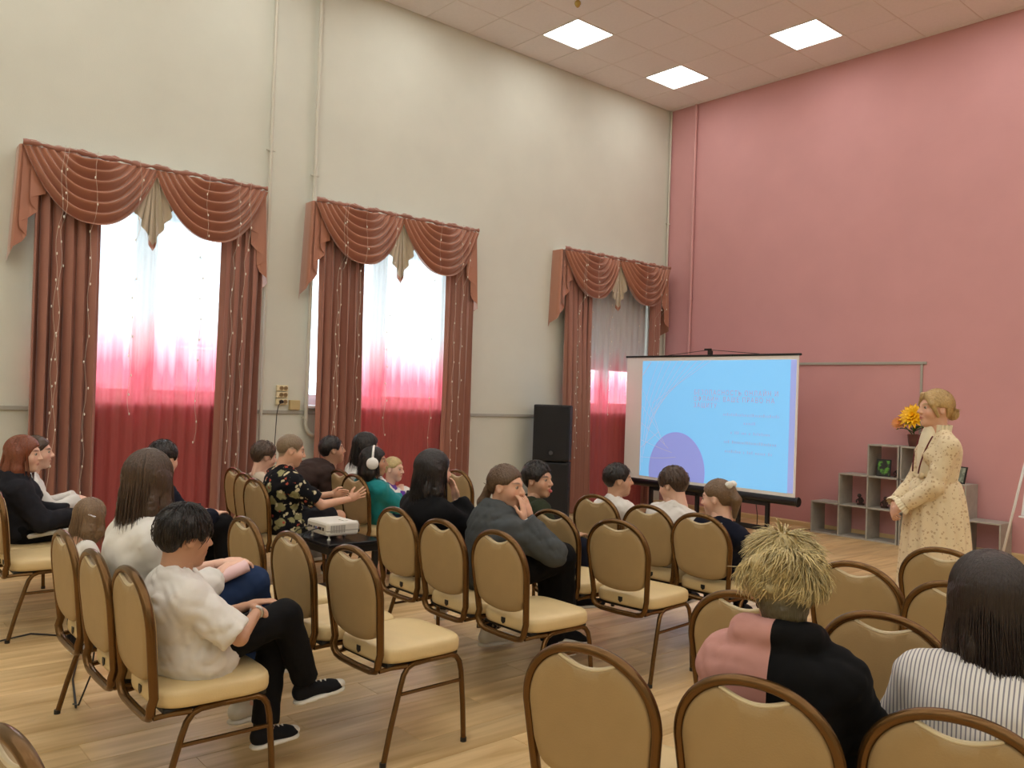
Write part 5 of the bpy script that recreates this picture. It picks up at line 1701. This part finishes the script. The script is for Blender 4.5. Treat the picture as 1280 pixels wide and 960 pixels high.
person('schoolboy with brown hair in a white shirt, head turned toward the windows', (-3.33, 4.205, .945), seat(-3.33, 3.97, .80), .1, FD(843, 215), -.25, 0, .80, .92, 'fair', False,
       H_('fringe', srgb(70, 52, 40), t=.014, sl=.03), dict(mat=c_wsh, ease=.026, collar=True, wr=.005, hem=True), dict(mat=c_navy), s_blk, nst=260, seed=27)
def bow(J):
    p = J['head'] + (V3(0, -.10, .075) * J['hs']) @ J['Mh']
    for sx in (-1, 1):
        part('hair_bow', sdf_mesh([(ell(p + J['Mh'][0] * sx * .026 + V3(0, 0, .008), (.030, .018, .020), J['Mh']), 'u', 0), (ell(p, (.012, .012, .012)), 'u', .006)], .006, (.003, .02), 4), c_white, J['root'], J['loc'])
person('schoolgirl in a navy cardigan with a white bow in her ponytail', (-2.92, 4.10, .915), seat(-2.93, 3.95, .78), .05, FD(897, 203), -.15, 0, .78, .91, 'fair', True,
       H_('pony', srgb(108, 84, 60), t=.010, len=.16, tie=(0, -.10, .06)), dict(mat=c_navy, ease=.024, collar=True, cmat=c_white, name='cardigan'), dict(mat=c_navy), s_blk, nst=240, extra=bow, seed=28)
# -- right block ---------------------------------------------------------
def two_tone():
    m = cloth('two_tone_hoodie', srgb(190, 140, 132))
    nt = m.node_tree; N, L = nt.nodes.new, nt.links.new
    tc = N('ShaderNodeTexCoord'); dp = N('ShaderNodeVectorMath'); dp.operation = 'DOT_PRODUCT'; dp.inputs[1].default_value = (math.cos(.25), math.sin(.25), 0)
    L(tc.outputs['Object'], dp.inputs[0])
    gt = N('ShaderNodeMath'); gt.operation = 'GREATER_THAN'; gt.inputs[1].default_value = .0
    L(dp.outputs['Value'], gt.inputs[0])
    mc = N('ShaderNodeMix'); mc.data_type = 'RGBA'; mc.inputs['A'].default_value = srgb(192, 142, 134); mc.inputs['B'].default_value = srgb(9, 9, 11); nt.nodes['Principled BSDF'].inputs['Specular IOR Level'].default_value = .2; nt.nodes['Principled BSDF'].inputs['Sheen Weight'].default_value = 0
    L(gt.outputs[0], mc.inputs['Factor']); L(mc.outputs['Result'], nt.nodes['Principled BSDF'].inputs['Base Color'])
    return m
c_two = two_tone()
person('blond boy with tousled hair in a half pink, half black hoodie', (-1.17, 1.925, 1.005), seat(-1.10, 1.71, .90, .25, .22), .25, FD(977, -98), -.05, 0, .90, .93, 'warm', False,
       H_('messy', srgb(196, 178, 128), t=.015, sl=.078, lift=.009, sw=.0020, rough=.003, nape=.14), dict(mat=c_two, ease=.034, hood=True, hup=.020, wr=.006, wl=.12, name='hoodie'), dict(mat=c_char), s_wht, h=.0085, hh=.0055, nst=4600, bw=1.0, seed=29)
person('woman with straight dark hair in a striped shirt', (-.79, 2.22, 1.01), seat(-.72, 1.88, .93, .25, .22), .25, FD(1235, -112), -.05, 0, .93, .97, 'fair', True,
       H_('long', srgb(44, 33, 28), t=.016, len=.20, sw=.002, rough=.0015), dict(mat=c_stripe, ease=.026, wr=.004, wl=.13), dict(mat=c_navy), s_blk, h=.0085, hh=.0055, nst=1400, bw=1.0, seed=30)

# -- the presenter -------------------------------------------------------
def dress(J):
    P, N_, u, fw, rt, root, loc = J['P'], J['N'], J['u'], J['fw'], J['rt'], J['root'], J['loc']
    # long gathered skirt
    wz = P[2] + .12
    def skirt(a_, t):
        a = 2 * math.pi * a_
        z = wz + (.16 - wz) * t
        r = .114 + .105 * t ** .42
        r *= 1 + (.05 + .07 * t) * math.sin(a * 15 + .6 * math.sin(a * 3 + 2 * t)) * min(1, t * 6) * .55
        p = P[:2] + np.array([math.cos(a) * r * 1.05, math.sin(a) * r * .92]) + fw[:2] * (-.02 * t)
        return (p[0] - loc[0], p[1] - loc[1], z)
    sk = MB().grid(skirt, 160, 26).build('skirt', c_sprig, root, True)
    def flounce(a_, t):
        a = 2 * math.pi * a_
        z = .17 - .13 * t
        r = .221 + .03 * t
        r *= 1 + (.06 + .04 * t) * math.sin(a * 21 + .5)
        p = P[:2] + np.array([math.cos(a) * r * 1.05, math.sin(a) * r * .92]) + fw[:2] * (-.02)
        return (p[0] - loc[0], p[1] - loc[1], z)
    MB().grid(flounce, 160, 5).build('flounce', c_sprig, sk, True)
    # belt and bow
    c_belt = cloth('belt_cream', srgb(214, 194, 156))
    part('belt', sdf_mesh([(ell(V3(P[0], P[1], wz + .005), (.128, .100, .022), J['Mb']), 'u', 0)], .007), c_belt, root, loc)
    bp = V3(P[0], P[1], wz) + J['Mb'][1] * .105
    q = []
    for sx in (-1, 1):
        q += [(cone(bp, bp + J['Mb'][0] * sx * .05 + V3(0, 0, .014), .010, .018), 'u', .006), (cone(bp, bp + J['Mb'][0] * sx * .025 + V3(0, 0, -.16) + J['Mb'][1] * .05, .009, .013), 'u', .004)]
    part('belt_bow', sdf_mesh(q, .006), c_belt, root, loc)
    # cream yoke with dark red piping, ruffled collar and cuffs
    c_cream = cloth('cream_yoke', srgb(232, 220, 190))
    yc = P + u * J['L'] * .66 + fw * .072
    part('yoke', sdf_mesh([(ell(yc, (.075, .052, .19), J['Mt']), 'u', 0)], .007), c_cream, root, loc)
    for sx in (-1, 1):
        pts = []
        for k in range(9):
            t = k / 8
            p = P + u * J['L'] * (.36 + .60 * t) + rt * sx * (.045 + .045 * t) + fw * (.132 - .050 * t * t)
            pts.append(tuple(p - np.array(loc)))
        MB().tube(pts, .0045, 6).build('piping', cloth('dark_red', srgb(96, 26, 30)), root, True)
    for (c, ax, r0, r1, l, nm) in ((N_ - u * .012, u, .058, .060, .065, 'ruffled_collar'), (J['W'][1] - nrm(J['W'][1] - J['E'][1]) * .05, nrm(J['W'][1] - J['E'][1]), .036, .052, .055, 'ruffled_cuff'), (J['W'][-1] - nrm(J['W'][-1] - J['E'][-1]) * .05, nrm(J['W'][-1] - J['E'][-1]), .036, .052, .055, 'ruffled_cuff')):
        e1 = nrm(np.cross(ax, V3(.3, .5, .8))); e2 = np.cross(ax, e1)
        def ruf(a_, t):
            a = 2 * math.pi * a_
            r = (r0 + (r1 - r0) * t) * (1 + .07 * math.sin(a * 16) * (.3 + t))
            return tuple(c + ax * l * t + e1 * r * math.cos(a) + e2 * r * math.sin(a) - np.array(loc))
        MB().grid(ruf, 96, 5).build(nm, c_cream, root, True)
    tie = N_ + fw * .062
    part('neck_tie', sdf_mesh([(cone(tie, tie + fw * .035 + u * -.10 + rt * .02, .012, .018), 'u', 0), (cone(tie, tie + fw * .04 - u * .09 - rt * .03, .012, .018), 'u', .004), (ell(tie + fw * .012, (.02, .014, .016)), 'u', .006)], .006), c_cream, root, loc)
byw = FD(1169, 158)
person('blond woman with pinned-up hair presenting in a long cream floral dress, hands folded', (-2.27, 5.43, 1.478), (-2.27, 5.47, .93), byw, FD(1169, 152), 0, 0, .94, .97, 'warm', True,
       H_('bun', srgb(184, 152, 98), t=.014, sl=.07, lift=.010, sw=.0026, rough=.003, locks=True), dict(mat=c_sprig, ease=.009, wr=.003, loose=1.9, sleeve=(1, .86), name='dress_bodice'), None, s_blk,
       arms={1: dict(w=(.06, .225, -.06), d=(-.7, .4, -.6), n=(-.2, -.8, -.3), curl=.55, pole=(.7, -1, -.3)), -1: dict(w=(-.05, .225, -.065), d=(.7, .4, -.6), n=(.2, -.8, -.3), curl=.55, pole=(-.7, -1, -.3))},
       h=.0085, hh=.005, nst=900, standing=True, extra=dress, seed=31)
